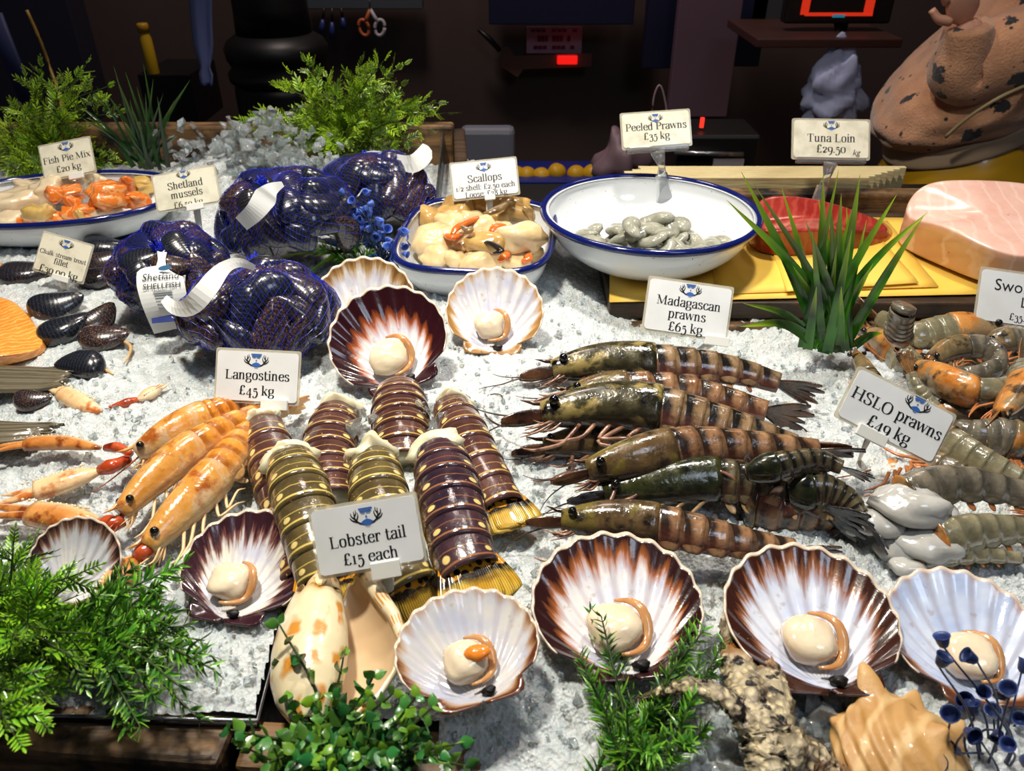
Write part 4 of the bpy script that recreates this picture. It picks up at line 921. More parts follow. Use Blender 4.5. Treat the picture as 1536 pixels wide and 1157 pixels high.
def emblem(t, fn, cx, cy, s):
    s *= 1.35
    mb = MB()
    def stroke(pts, w):
        P = spline(pts, 14); T = np.gradient(P, axis=0); T /= np.linalg.norm(T, axis=1)[:, None]; Nn = np.stack([-T[:, 1], T[:, 0]], 1); ww = (w*np.linspace(1, .35, 14))[:, None]
        V = [fn(cx+q[0]*s, cy+q[1]*s, .0006) for q in np.vstack([P+Nn*ww, P-Nn*ww])]; mb.add(V, [(i, i+1, 15+i, 14+i) for i in range(13)])
    for sg in (-1, 1):
        stroke([(sg*.10, -.42), (sg*.45, -.36), (sg*.70, -.05), (sg*.72, .40)], .07)
        stroke([(sg*.55, -.28), (sg*.85, -.15), (sg*1.0, .05)], .06); stroke([(sg*.66, -.10), (sg*.88, .10), (sg*.92, .32)], .055); stroke([(sg*.62, -.18), (sg*.50, .10), (sg*.52, .30)], .05); stroke([(sg*.70, .1), (sg*.60, .3), (sg*.60, .48)], .045)
    e = mb.build('emblem', INK, t, world=False, smooth=False)
    mb = MB()
    def poly(pts): mb.add([fn(cx+x*s, cy+y*s, .0007) for x, y in pts], [tuple(range(len(pts)))])
    for x0, x1, y0, y1 in ((-.42, .42, .44, .54), (-.36, .36, .30, .40), (-.30, -.05, .20, .26), (.02, .28, .20, .26)): poly([(x0, y0), (x1, y0), (x1, y1), (x0, y1)])
    poly([(0, -.08), (.07, 0), (0, .08), (-.07, 0)])
    poly([(-.40, -.36), (-.18, -.50), (.22, -.50), (.40, -.34), (.20, -.20), (0, -.14), (-.22, -.22)])
    poly([(-.10, -.60), (.14, -.60), (.16, -.56), (-.12, -.56)])
    mb.build('emblem_panel', BLUE_INK, e, world=False, smooth=False)
def sign(label, bc, w, h, roll, z, lines, lean=0.0, yaw=0.0, y=None, emb=(0, .30, .20), mat='card', clip=None, stake=True, stake_to=None, sleeve=.05, grp=None, sans_lines=()):
    """bc: pixel of the middle of the lower edge; w,h in pixels"""
    p = px(bc[0], bc[1], z) if y is None else pxy(bc[0], bc[1], y)
    k = mpp(p); W, H = w*k, h*k
    nN = np.array([0, -_cp, _sp])
    X = nrm(np.cross((0, _sp, _cp), nN)); U = np.cross(nN, X)
    a = math.radians(roll); X, U = X*math.cos(a)+U*math.sin(a), U*math.cos(a)-X*math.sin(a)
    R = np.stack([X, U, nN], 1); t = thing('price_sign', label, 'sign', p, R)
    fn = lambda x, y_, zz: (x, y_+H/2, zz)
    mb = MB(); mb.prism(rr2(W*.95, H*.95*(1-sleeve), W*.04), -.0004, .0004, fn); mb.build('card', M[mat], t, world=False, smooth=False)
    mb = MB(); mb.prism(rr2(W, H, W*.03), -.0012, -.0005, fn); mb.build('sleeve', M['sleeve'], t, world=False, smooth=False)
    for s, cy, hh in lines:
        sc = hh*H; mb = MB(); tw = text_w(s, sc); f = min(1.0, W*.90/tw); x = -tw*f/2
        for ch in s: x += glyph(mb, ch, x, (cy-.5)*H-.25*sc, sc*f if f < 1 else sc, .0006, fn)
        mb.build('lettering', INK, t, world=False, smooth=False)
    for s, cx, cy, hh, sh in sans_lines: sans(t, s, hh*H, (cx*W, cy*H, .0006), np.eye(3), None, shear=sh)
    if emb: emblem(t, fn, emb[0]*W, (emb[1])*H, emb[2]*H)
    if clip is not None:
        cw, ch_, cx = clip; mb = MB(); mb.box((cx*W, 0.0, .0012), (cw*k/2, ch_*k/2, .0018)); mb.build('clip', M['white_plastic'], t, world=False, mods=[BEV(.0005)], smooth=False)
    if stake:
        # stake runs down into the ice, in local axes
        end = p+np.array([0, .004, -max(z+.02, .03)]) if stake_to is None else np.array(stake_to)
        e = R.T@(end-p); cx = clip[2]*W if clip else 0; d = nrm(e-np.array([cx, 0, 0])); mb = MB()
        mb.tube([(cx, .002, -.0015), (cx+(e[0]-cx)*.5, e[1]*.5, e[2]*.5-.001), e], [.0045, .0032, .0015], 8, flat=.35, up=(0, 0.05, 1)); mb.build('stake', M['white_plastic'], t, world=False)
    return t, p, R, W, H
sign('worn cream price card reading Fish Pie Mix at the back of the oval tray', (106, 266), 80, 56, 11, .05, [('Fish Pie Mix', .52, .26), ('\u00a320 kg', .24, .24)], emb=(.02, .33, .16), mat='card_old', clip=(22, 9, .12))
sign('creased price card reading Shetland mussels in front of the netted mussels', (284, 312), 98, 58, 10, .062, [('Shetland', .60, .25), ('mussels', .36, .25), ('\u00a36.50 kg', .10, .22)], emb=(0, .38, .14), mat='card_old', clip=(26, 10, .1))
sign('yellowed price card reading Chalk stream trout fillet on the ice', (86, 416), 80, 62, -16, .022, [('Chalk stream trout', .52, .19), ('fillet', .34, .19), ('\u00a330.00 kg', .10, .24)], emb=(0, .32, .14), mat='card_old', clip=(26, 9, .08))
sign('price card reading Scallops in a foil sleeve behind the scallop tray', (730, 297), 102, 58, 6, .052, [('Scallops', .50, .26), ('1/2 shell: \u00a32.50 each', .28, .19), ('Loose: \u00a328 kg', .10, .19)], emb=(0, .30, .15), clip=(16, 8, .05))
sign('price card reading Madagascan prawns above the tiger prawns', (1026, 505), 130, 84, -8, .012, [('Madagascan', .58, .225), ('prawns', .36, .225), ('\u00a365 kg', .13, .225)], emb=(0, .33, .15), clip=(36, 14, .38))
sign('price card reading Langostines behind the orange langoustines', (384, 606), 128, 82, -3, .034, [('Langostines', .50, .235), ('\u00a345 kg', .22, .235)], emb=(-.02, .29, .17), clip=(40, 16, .22))
sign('tilted price card reading HSLO prawns on the grey prawn pile', (1324, 662), 166, 86, -27, .048, [('HSLO prawns', .52, .29), ('\u00a349 kg', .20, .29)], emb=(.13, .34, .18), clip=(48, 18, -.12), stake_to=px(1284, 702, -.015))
sign('price card reading Lobster tail leaning on the lobster tails', (560, 857), 166, 108, 9.5, .052, [('Lobster tail', .46, .225), ('\u00a315 each', .20, .225)], emb=(.02, .27, .17), clip=(44, 26, .12), stake_to=px(585, 912, .012))
t, p, R, W, H = sign('white price card for swordfish loin cut off by the frame edge', (1530, 492), 142, 84, -8, .006, [('\u00a335.00', .16, .17)], emb=None, stake=True, sans_lines=[('Swordfish', .02, .70, .30, 0), ('Loin', .10, .44, .26, 0)])
# the two cards in clear clips
def clear_clip(t, R, p, H, W, top, foot, jaw=True):
    L = lambda q: R.T@(np.asarray(q)-p)
    mb = MB(); mb.box((0, -.001, 0), (W*.44, .0035, .004)); c = mb.build('clip_bar', M['clear'], t, world=False, mods=[BEV(.001)], smooth=False)
    a = L(foot); mb = MB(); mb.tube([(0, -.003, 0), a*.35+np.array([0.002, 0, 0]), a*.55], [.010, .0045, .006], 10, flat=.4); mb.build('clip_neck', M['clear'], t, world=False)
    mb = MB(); mb.tube([a*.5, a*.75, a], [.0075, .0085, .012], 8, flat=.45); mb.build('clip_foot', M['clear'], t, world=False, smooth=False)
yb_ = BOWL[1]+BR
t, p, R, W, H = sign('price card reading Peeled Prawns in a clear clip on the bowl rim', (986, 222), 106, 56, 4, .1, [('Peeled Prawns', .56, .27), ('\u00a335 kg', .30, .26)], y=yb_-.012, emb=(0, .30, .15), mat='card_old', stake=False)
clear_clip(t, R, p, H, W, None, pxy(998, 298, yb_-.018))
t, p, R, W, H = sign('price card reading Tuna Loin in a clear clip behind the tuna', (1246, 240), 118, 62, -1, .1, [('Tuna Loin', .50, .27), ('\u00a329.50', .24, .27)], y=1.005, emb=(0, .33, .15), mat='card_old', stake=False, sans_lines=[('kg', .32, .18, .2, .25)])
clear_clip(t, R, p, H, W, None, pxy(1222, 318, .985))

# tags on the net bags
M['tag'] = plain('white_tag', (226, 228, 226), .4)
def strip_tag(name, label, pts, widths, twist=None, text=None):
    P = spline([px(*q) for q in pts], 26); k = mpp(P[10]); w = np.interp(np.linspace(0, 1, 26), np.linspace(0, 1, len(widths)), widths)*k/2
    T = np.gradient(P, axis=0); T /= np.linalg.norm(T, axis=1)[:, None]; vd = nrm(CAM-P[12]); S = np.cross(T, vd); S /= np.linalg.norm(S, axis=1)[:, None]
    t = thing(name, label, 'tag', P[0]); mb = MB(); G_ = np.stack([P-S*w[:, None], P, P+S*w[:, None]], 1); mb.grid(G_); mb.build('strip', M['tag'], t, mods=[SOL(.0005, 0)], smooth=False)
    return t, P, S, T, vd, k
t, P, S, T, vd, k = strip_tag('mussel_tag', 'white printed mussel tag with blue logo on the net bag nearest the ice', [(243, 378, .078), (242, 398, .076), (240, 418, .070), (248, 455, .050), (260, 494, .022)], [14, 10, 14, 62, 66, 64, 60, 56])
c = (P[14]+P[15])/2; Tn = nrm(P[20]-P[8]); Rr = np.stack([nrm(np.cross(-Tn, vd)), -Tn, np.cross(nrm(np.cross(-Tn, vd)), -Tn)], 1)
off = np.array(WLOC[t.name])
for s, q, sz, sh, m in (('Shetland', P[12], 15, .3, INK), ('SHELLFISH', P[15]-Tn*2*k, 11.5, .2, INK)): sans(t, s, sz*k, q+Rr[:, 2]*.0016-off, Rr, None, mat=m, shear=sh)
mb = MB()
for i in range(6):
    q = P[16]+(P[20]-P[16])*i/5.5; mb.box(q+Rr[:, 2]*.0012, (13*k*(1-.03*i), .7*k, .0002), Rr)
mb.build('small_print', plain('grey_print', (120, 126, 132), .5), t, smooth=False)
mb = MB(); mb.box(P[22]+Rr[:, 2]*.0012, (25*k, 8*k, .0003), Rr); bd = mb.build('blue_label', NAVY_INK, t, smooth=False)
mb = MB(); a = np.linspace(0, 2*PI, 16, endpoint=False); q = P[11]+Rr[:, 0]*8*k-Tn*9*k+Rr[:, 2]*.0014; mb.add([q+Rr[:, 0]*9*k*math.cos(x)+(Rr[:, 1]*4+Rr[:, 0]*2)*k*math.sin(x) for x in a], [tuple(range(16))]); mb.build('logo_leaf', plain('teal_ink', (24, 92, 132), .5), t, smooth=False)
mb = MB(); mb.tube([P[22]+Rr@np.array([3*k, -1*k, .0016]), P[22]+Rr@np.array([6*k, -4*k, .0016]), P[22]+Rr@np.array([16*k, 5*k, .0016])], .7*k, 5); mb.build('tick_mark', M['tag'], bd)
strip_tag('mussel_tag', 'curved white strip tag bridging from the front net bag to the printed tag', [(382, 402, .088), (358, 394, .098), (334, 404, .098), (308, 436, .090), (285, 460, .078), (262, 462, .068), (246, 448, .062)], [9, 14, 18, 28, 30, 26, 20, 14])
strip_tag('mussel_tag', 'folded white tag with blue print on the big middle net bag', [(424, 276, .108), (408, 284, .112), (398, 296, .106), (382, 318, .094), (362, 336, .08)], [8, 20, 34, 28, 24])
strip_tag('mussel_tag', 'curled white tag with fine barcode lines under the back fern', [(540, 236, .078), (560, 232, .082), (590, 240, .084), (618, 246, .086), (636, 232, .092), (628, 222, .098)], [8, 12, 18, 26, 26, 18])
# ---------------------------------------------------------------- what the trays hold
def mat_fish(name, a, b, lines=None, tr=0.0):
    g = G(name); o = g.nd('Mapping', {'Vector': g.co(), 'Rotation': (.4, .3, .8)}).outputs[0]
    n = g.noise(50, 3); c = g.mix(g.mr(n, .35, .65), a, b)
    if lines: c = g.mix(g.m_('MULTIPLY', g.mr(g.wave(55, o, 5, 2, 2), .72, .9), .6), c, lines)
    return g.fin(c, .18, coat=.5, sss=.3, rad=.006, nrm=g.bump(g.noise(150, 3), .25, .0015), tr=tr)
M['salmon'] = mat_fish('orange_fish', (222, 112, 34), (234, 136, 52), (240, 190, 130))
M['whitefish'] = mat_fish('white_fish', (218, 196, 158), (232, 216, 186))
M['smoked'] = mat_fish('yellowish_fish', (196, 160, 84), (216, 186, 116))
M['cream'] = mat_fish('cream_scallop', (216, 186, 134), (232, 208, 164))
M['tan'] = mat_fish('tan_scallop', (178, 140, 78), (206, 168, 104))
M['orange'] = mat_fish('orange_coral', (214, 110, 34), (196, 92, 30))
M['frill'] = mat_fish('brown_frill', (92, 74, 48), (140, 112, 70))
M['greyprawn'] = mat_fish('grey_peeled_prawn', (136, 137, 122), (176, 175, 160))
rg = np.random.default_rng(21)
def rrot(rg): return Rz(rg.uniform(0, 360))@Rx(rg.uniform(-35, 35))@Ry(rg.uniform(-25, 25))
zf = FT[2]+.012
for (u, v, w, d, z, kind) in ((28, 305, 66, 44, 1, 'w'), (70, 290, 60, 40, 1.6, 'w'), (14, 330, 36, 22, .6, 'w'), (60, 318, 34, 24, 1.6, 'y'), (95, 275, 70, 26, 1.6, 'w'), (130, 268, 60, 24, 1.6, 'w'), (84, 292, 30, 20, 2, 'o'),
        (112, 307, 54, 30, 1.6, 'o'), (162, 294, 56, 38, 2.1, 'o'), (122, 318, 60, 24, .9, 'o'), (70, 326, 66, 18, .6, 'o'), (154, 276, 44, 26, 2.2, 'w'), (192, 278, 54, 30, 1.7, 'o'), (206, 300, 36, 26, 1.3, 'o'), (184, 300, 40, 26, 1.3, 'p'),
        (160, 320, 70, 18, .6, 'w'), (216, 272, 26, 22, 1.2, 'y'), (212, 282, 36, 18, .9, 'y'), (120, 324, 16, 18, 1, 'y'), (46, 282, 40, 24, 1.2, 'w'), (104, 290, 40, 20, 1.5, 'p'), (30, 335, 30, 14, .4, 'o')):
    c = px(u, v, zf+.0125*z); k = mpp(c); mb = MB()
    mb.blob((0, 0, 0), (w*k*.56, d*k*.95, max(.008, d*k*.45)), rrot(rg)*.35+Rz(rg.uniform(-25, 25))*.65, amp=.22, seed=int(u*3+v), p=3.2); mb.V = [x+c for x in mb.V]
    m, lab, gr = {'w': ('whitefish', 'creamy white fish chunk heaped in the oval tray', 'white fish chunks in the oval tray'), 'o': ('salmon', 'bright orange fish chunk heaped in the oval tray', 'orange fish chunks in the oval tray'), 'y': ('smoked', 'yellowish fish chunk with skin in the oval tray', 'yellowish fish chunks in the oval tray'), 'p': ('salmon', 'bright orange fish chunk heaped in the oval tray', 'orange fish chunks in the oval tray')}[kind]
    single(mb, 'fish_chunk', M[m], lab, 'fish', gr)
zs = ST[2]+.010
SCL = ((650, 330, 46, 1.6, 't'), (690, 318, 52, 2.1, 't'), (680, 335, 40, 1.9, 'c'), (745, 312, 46, 2, 't'), (790, 315, 50, 2, 't'), (815, 322, 34, 1.4, 't'), (800, 358, 66, 2.6, 'c'), (770, 345, 36, 1.8, 'c'), (730, 345, 44, 2.2, 'c'), (660, 362, 60, 1.6, 'c'), (700, 365, 46, 1.4, 'c'), (745, 370, 64, 2.0, 't'), (655, 385, 40, .9, 'c'), (688, 388, 34, .9, 'c'),
       (735, 390, 60, 1, 'c'), (790, 390, 46, 1, 'c'), (780, 378, 40, 1.4, 'c'), (815, 380, 30, .8, 'c'), (712, 330, 40, 1.6, 'c'), (760, 326, 40, 1.6, 't'))
for (u, v, w, z, kind) in SCL:
    u = 717+(u-727)*.90
    c = px(u, v, zs+.0115*z); k = mpp(c); mb = MB(); mb.blob((0, 0, 0), (w*k*.60, w*k*.50, w*k*.36), rrot(rg), amp=.16, seed=int(u+v*3), p=2.6); mb.V = [x+c for x in mb.V]
    if kind == 'c': single(mb, 'loose_scallop', M['cream'], 'plump cream scallop in the rounded square tray', 'scallop', 'cream scallops in the square tray')
    else: single(mb, 'loose_scallop', M['tan'], 'tan brown scallop with frill in the rounded square tray', 'scallop', 'tan scallops in the square tray')
def curl(pts, z, w, mat, name, lab, cat, flat=.6):
    P = spline([px(717+(u-727)*.90, v, z+.004*math.sin(i)) for i, (u, v) in enumerate(pts)], 18); k = mpp(P[8]); mb = MB(); mb.tube(P, [w*k*.3, w*k*.5, w*k*.55, w*k*.45, w*k*.15], 10, flat=flat); return single(mb, name, mat, lab, cat)
curl([(684, 352), (692, 342), (712, 332), (735, 328), (752, 338)], zs+.036, 12, M['orange'], 'scallop_coral', 'orange scallop coral curving over the middle of the tray', 'coral')
curl([(672, 352), (684, 356), (700, 352)], zs+.030, 14, M['orange'], 'scallop_coral', 'orange coral lobe low at the side of the curved coral', 'coral')
curl([(748, 348), (758, 340), (774, 338)], zs+.032, 14, M['orange'], 'scallop_coral', 'orange coral lobe beside the largest cream scallop', 'coral')
curl([(762, 392), (772, 384), (780, 374)], zs+.020, 14, M['orange'], 'scallop_coral', 'orange coral lobe near the front rim of the scallop tray', 'coral')
curl([(800, 392), (810, 388), (812, 378)], zs+.016, 14, M['orange'], 'scallop_coral', 'small orange coral in the front corner of the scallop tray', 'coral')
curl([(735, 322), (755, 316), (775, 306), (790, 302)], zs+.036, 14, M['frill'], 'scallop_frill', 'dark brown scallop frill near the back of the tray', 'scallop')
curl([(735, 362), (750, 366), (765, 376), (752, 380)], zs+.034, 12, plain('black_frill', (38, 32, 26), .15), 'scallop_frill', 'black scallop frill in the middle of the tray', 'scallop')
curl([(800, 310), (812, 318), (816, 334)], zs+.028, 12, M['frill'], 'scallop_frill', 'brown scallop frill at the far corner of the tray', 'scallop')
curl([(700, 340), (712, 346), (716, 340)], zs+.042, 12, M['frill'], 'scallop_frill', 'grey brown frill under the curved orange coral', 'scallop')
# peeled prawns in the bowl
for i in range(64):
    a = rg.uniform(0, 2*PI); r = math.sqrt(rg.uniform(0, 1)); hx = 1-r
    c = np.array([BOWL[0]+r*.080*math.cos(a), BOWL[1]-.022+r*.045*math.sin(a), BOWL[2]+.016+.036*hx*rg.uniform(.4, 1)+.008*rg.uniform(0, 1)])
    th = np.linspace(-1.0, 1.1, 16)+rg.uniform(-.2, .2); s = rg.uniform(.015, .021); Rr = rrot(rg)
    P = (np.stack([s*np.cos(th), s*np.sin(th), .1*s*th], 1)@Rr.T)+c; P[:, 2] = np.maximum(P[:, 2], BOWL[2]+.010)
    mb = MB(); mb.tube(P, [s*.34, s*.56, s*.60, s*.54, s*.42, s*.40, s*.06], 14, flat=.62); single(mb, 'peeled_prawn', M['greyprawn'], 'glossy grey peeled prawn in the white bowl', 'prawn', 'peeled prawns in the white bowl')

# ---------------------------------------------------------------- fish loins, fillet and fish tails
def loft_block(bottom, top, name, mats, label, cat, bev=.008, zb=.0, zt=.05, sub=2, parts=None):
    b = np.array([px(u, v, z) for u, v, z in bottom]); t = np.array([px(u, v, z) for u, v, z in top]); mb = MB()
    rows = [b*.0+b, ]+[b+(t-b)*f+0 for f in (.12, .5, .88)]+[t]
    c = t.mean(0); rows += [c+(t-c)*.85, c+(t-c)*.4]
    cb = b.mean(0); rows = [cb+(b-cb)*.5]+rows
    mb.grid(np.array(rows), wrap=True, cap0=True, cap1=True, pu=np.repeat([0, 0, .12, .5, .88, 1, 1.5, 2], len(b)), pv=np.tile(np.linspace(0, 1, len(b)), 8))
    return mb
g = G('red_tuna'); o = g.nd('Mapping', {'Vector': g.co(), 'Rotation': (0, .2, .5)}).outputs[0]; w = g.wave(28, o, 4, 3, 1.5); n = g.noise(30, 4)
c = g.mix(g.mr(n, .35, .65), (134, 30, 26), (162, 52, 42)); c = g.mix(g.m_('MULTIPLY', g.mr(w, .55, .95), .25), c, (200, 104, 84)); c = g.mix(g.mr(g.noise(9, 2), .60, .68), c, (120, 28, 26))
M['tuna'] = g.fin(c, .22, coat=.4, sss=.15, rad=.006, nrm=g.bump(g.noise(120, 3), .2, .002))
t = thing('tuna_loin', 'deep red tuna loin block lying behind the spiky grass', 'fish', px(1225, 350, .0))
mb = loft_block([(1122, 370, .004), (1128, 330, .004), (1200, 322, .004), (1300, 325, .004), (1334, 345, .004), (1328, 366, .004), (1260, 380, .004), (1165, 388, .004)],
                [(1128, 345, .028), (1140, 305, .050), (1170, 298, .052), (1240, 306, .046), (1325, 340, .018), (1320, 352, .018), (1258, 345, .034), (1160, 350, .040)], '', None, '', '')
ct = mb.arr().mean(0)*np.array([1, 1, 0]); mb.V = [(v-ct)*np.array([1.10, 1.12, 1.12])+ct for v in mb.V]; mb.build('flesh', M['tuna'], t, mods=[SUB(3)])
g = G('swordfish'); v = g.at('pv'); u = g.at('pu'); n = g.noise(24, 4)
c = g.mix(g.mr(n, .35, .65), (226, 176, 160), (236, 198, 182)); c2 = g.mix(g.mr(g.noise(16, 3), .35, .65), (204, 156, 116), (222, 180, 142))
c = g.mix(g.mr(u, .80, 1.0, 1, 0), c, c2); c = g.mix(g.m_('MULTIPLY', g.mr(g.wave(16, None, 6, 3, 1.2), .85, 1), .35), c, (246, 224, 212)); c = g.mix(g.mr(g.noise(70, 3), .70, .74), c, (120, 70, 56))
M['sword'] = g.fin(c, .25, coat=.35, sss=.25, rad=.01, nrm=g.bump(g.noise(100, 3), .15, .002))
t = thing('swordfish_loin', 'big pale pink swordfish loin block at the frame edge on yellow paper', 'fish', px(1460, 380, .0))
mb = loft_block([(1340, 372, .004), (1344, 350, .004), (1420, 330, .004), (1600, 330, .004), (1680, 400, .004), (1560, 448, .004), (1475, 430, .004), (1410, 402, .004)],
                [(1348, 330, .036), (1374, 270, .078), (1440, 266, .082), (1590, 272, .078), (1680, 340, .06), (1560, 395, .048), (1478, 372, .050), (1404, 328, .062)], '', None, '', '')
mb.build('flesh', M['sword'], t, mods=[SUB(3)])
M['trout'] = mat_fish('trout_flesh', (222, 132, 44), (236, 156, 66), (248, 196, 120))
mb = loft_block([(-60, 560, .002), (-60, 450, .002), (0, 444, .002), (32, 456, .002), (60, 490, .002), (78, 526, .002), (50, 540, .002), (0, 552, .002)],
                [(-60, 535, .020), (-60, 448, .018), (0, 442, .018), (28, 456, .018), (52, 486, .016), (70, 518, .008), (46, 528, .012), (0, 535, .018)], '', None, '', '')
single(mb, 'trout_fillet', M['trout'], 'orange trout fillet with fine white lines at the frame edge', 'fish', mods=[SUB(2)])
mb = MB(); mb.blob(px(-14, 408, .012), (.02, .015, .01), amp=.15, seed=2); single(mb, 'trout_piece', M['trout'], 'tip of an orange trout piece at the frame edge behind the fillet', 'fish')
g = G('grey_fish_tail'); u = g.at('pu'); v = g.at('pv'); r = g.m_('SINE', g.m_('ADD', g.m_('MULTIPLY', v, 70.0), g.m_('MULTIPLY', g.noise(40, 3), 5.0)))
M['fintail'] = g.fin(g.mix(g.mr(r, -.6, .8), g.mix(g.noise(30, 3), (66, 60, 50), (104, 96, 78)), (112, 104, 86)), .25, coat=.4, nrm=g.bump(r, .25, .0015))
for pts, w0, w1, lab in ((((-60, 572, .010), (20, 572, .008), (104, 574, .004)), 46, 34, 'grey brown fish tail lying flat below the trout fillet'), (((-60, 655, .012), (10, 654, .012), (82, 650, .008)), 44, 20, 'dark grey fish tail behind the claw at the frame edge')):
    P = spline([px(*q) for q in pts], 16); k = mpp(P[8]); w = np.linspace(w0, w1, 16)*k*.85; mb = MB(); n = 13; vv = np.linspace(-1, 1, n)
    Q = P[:, None]+vv[None, :, None]*w[:, None, None]*np.array([.05, 1, 0])+np.array([0, 0, 1])*(.004*(1-vv**2)[None, :, None]+.0012*np.sin(vv*22)[None, :, None])
    Q[-3:, :, 0] += .004*np.sin(vv*14)[None, :]; Q[..., 2] = np.maximum(Q[..., 2], ice_base(Q[..., 0], Q[..., 1])+.004); mb.grid(Q); single(mb, 'fish_tail', M['fintail'], lab, 'fish', mods=[SOL(.003, -1)])

# ---------------------------------------------------------------- big sea shells and the starfish
g = G('cream_shell'); n = g.noise(16, 3, dist=.8); u = g.at('pu'); v = g.at('pv')
bl = g.vor(30, g.nd('Mapping', {'Vector': g.co(), 'Scale': (1.2, .7, 1.2)}).outputs[0], 'SMOOTH_F1'); c = g.mix(g.m_('MULTIPLY', g.mr(g.m_('SINE', g.m_('ADD', g.m_('MULTIPLY', u, 20.0), g.m_('MULTIPLY', n, 16.0))), -.3, .5), g.mr(g.m_('SINE', g.m_('ADD', g.m_('MULTIPLY', v, 75.0), g.m_('MULTIPLY', g.noise(24, 3), 18.0))), -.4, .5)), (226, 210, 172), (204, 138, 54))
c = g.mix(g.mr(g.noise(40, 4), .56, .66), c, (240, 232, 210)); c = g.mix(g.mr(g.m_('ADD', u, g.m_('MULTIPLY', g.noise(50, 3), .16)), .06, .20, 1, 0), c, (206, 158, 74)); c = g.mix(g.mr(g.m_('MULTIPLY', g.noise(90, 4), g.mr(u, .02, .2, 1.2, .3)), .62, .7), c, (92, 66, 26))
M['melon'] = g.fin(c, .28, coat=.3, nrm=g.bump(g.noise(120, 4), .2, .002))
M['melon_in'] = mat_flesh('shell_lining', (228, 202, 164), (212, 180, 138), .3, 12, .1)
def melon():
    base = px(508, 980, -.002); k = mpp(base); t = thing('melon_shell', 'large cream and tan sea shell with a wide opening below the lobster price card', 'shell', base-[0, 0, .03])
    na, nt = 40, 150; a = np.linspace(0, 1, na); ax0 = px(484, 884, .034); ax1 = px(468, 1085, .024); AX = nrm(ax1-ax0); Ln = np.linalg.norm(ax1-ax0)
    S = nrm(np.cross(AX, (0, 0, 1))); S = S if S[0] > 0 else -S; N = np.cross(AX, S); N = N if N[2] > 0 else -N
    R = 97*k; prof = np.interp(a, [0, .04, .12, .3, .5, .7, .85, 1], [.50, .62, .74, .92, 1.0, .95, .78, .40])
    TL = math.radians(368); th = np.linspace(TL-2*PI*1.55, TL, nt); P = np.zeros((na, nt, 3)); w = np.linspace(0, 1, nt)
    for j in range(nt):
        g_ = .44**((TL-th[j])/(2*PI)); e = max(0, 1-(TL-th[j])/1.2)
        q = R*prof*g_*(1+.22*e*np.sin(PI*np.clip(a*.72+.12, 0, 1))); sh = -AX*.010*(1-g_)
        P[:, j] = ax0+AX*(a*Ln*(1+.06*e))[:, None]+(math.cos(th[j])*S+math.sin(th[j])*N*.80)*q[:, None]+np.exp(-a*14)[:, None]*(-AX*.004*math.sin(th[j]*7)-AX*.014*e)
    mb = MB(); mb.grid(P, pu=np.repeat(a, nt), pv=np.tile(w, na)); o = mb.build('outer_shell', M['melon'], t, mods=[('SOLIDIFY', dict(thickness=.003, offset=-1, material_offset=1)), SUB(1)]); o.data.materials.append(M['melon_in'])
    mb = MB(); c = ax0; tt = np.arange(30)*2*PI/30; rows = [ax0+AX*d_+(np.cos(tt)[:, None]*S+np.sin(tt)[:, None]*N*.8)*R*r_ for d_, r_ in ((.004, .30), (-.004, .24), (-.010, .14), (-.014, .04))]
    mb.grid(np.array(rows), wrap=True, cap1=True); mb.build('spire', M['melon'], t)
    mb = MB(); i0 = P[1:22, -1]; mb.tube(i0+N*.001, np.interp(np.linspace(0, 1, 21), [0, .3, 1], [.006, .0045, .0025]), 10); mb.tube([i0[0]+N*.001, i0[0]-AX*.012+N*.004, i0[0]-AX*.022+N*.006-S*.004], [.0065, .0045, .001], 10); mb.build('lip_ridge', M['melon'], t)
melon()
g = G('conch_shell'); n = g.noise(22, 4, dist=.6); w = g.wave(22, g.nd('Mapping', {'Vector': g.co(), 'Rotation': (.5, .6, .9)}).outputs[0], 3, 3, 1.5)
c = g.mix(g.mr(n, .35, .65), (178, 132, 74), (206, 162, 102)); c = g.mix(g.m_('MULTIPLY', g.mr(w, .7, 1), .5), c, (236, 204, 150)); c = g.mix(g.mr(g.noise(60, 4), .62, .72), c, (140, 92, 48))
M['conch'] = g.fin(c, .5, coat=.08, nrm=g.bump(g.m_('ADD', g.m_('ADD', n, w), g.noise(110, 4)), .25, .003))
def conch():
    c = px(1350, 1140, .004); k = mpp(c); R = 97*k; nu, nv = 120, 90; th = np.linspace(0, PI, nv); ph = np.arange(nu)*2*PI/nu
    D = np.stack([np.sin(th)[:, None]*np.cos(ph), np.sin(th)[:, None]*np.sin(ph), np.repeat(np.cos(th)[:, None], nu, 1)], -1)
    r = np.full(D.shape[:2], 1.0); r = r*(1+.03*np.sin(D[..., 0]*20+D[..., 2]*14))
    for d, h, kk in (((-.14, .80, .58), .55, 130), ((.42, .05, .90), .20, 140), ((.88, .45, .10), .30, 120), ((-.80, .50, .30), .12, 90), ((.45, .80, .35), .22, 130)):
        d = nrm(d); r += h*np.exp(kk*(D@d-1))+h*.35*np.exp(kk*.16*(D@d-1))
    # shoulder ridge joining the knobs
    pl = nrm((-.45, .35, -.8)); r += .07*np.exp(-((D@pl)/.12)**2)
    P = D*r[..., None]*np.array([R*1.0, R*.95, R*.62]); P[..., 2] = np.maximum(P[..., 2]+c[2], ice_base(P[..., 0]+c[0], P[..., 1]+c[1])-.004)-c[2]
    mb = MB(); mb.grid(P+c, wrap=True); single(mb, 'conch_shell', M['conch'], 'tan knobbed conch shell at the front edge beside the dark blue flowers', 'shell')
conch()
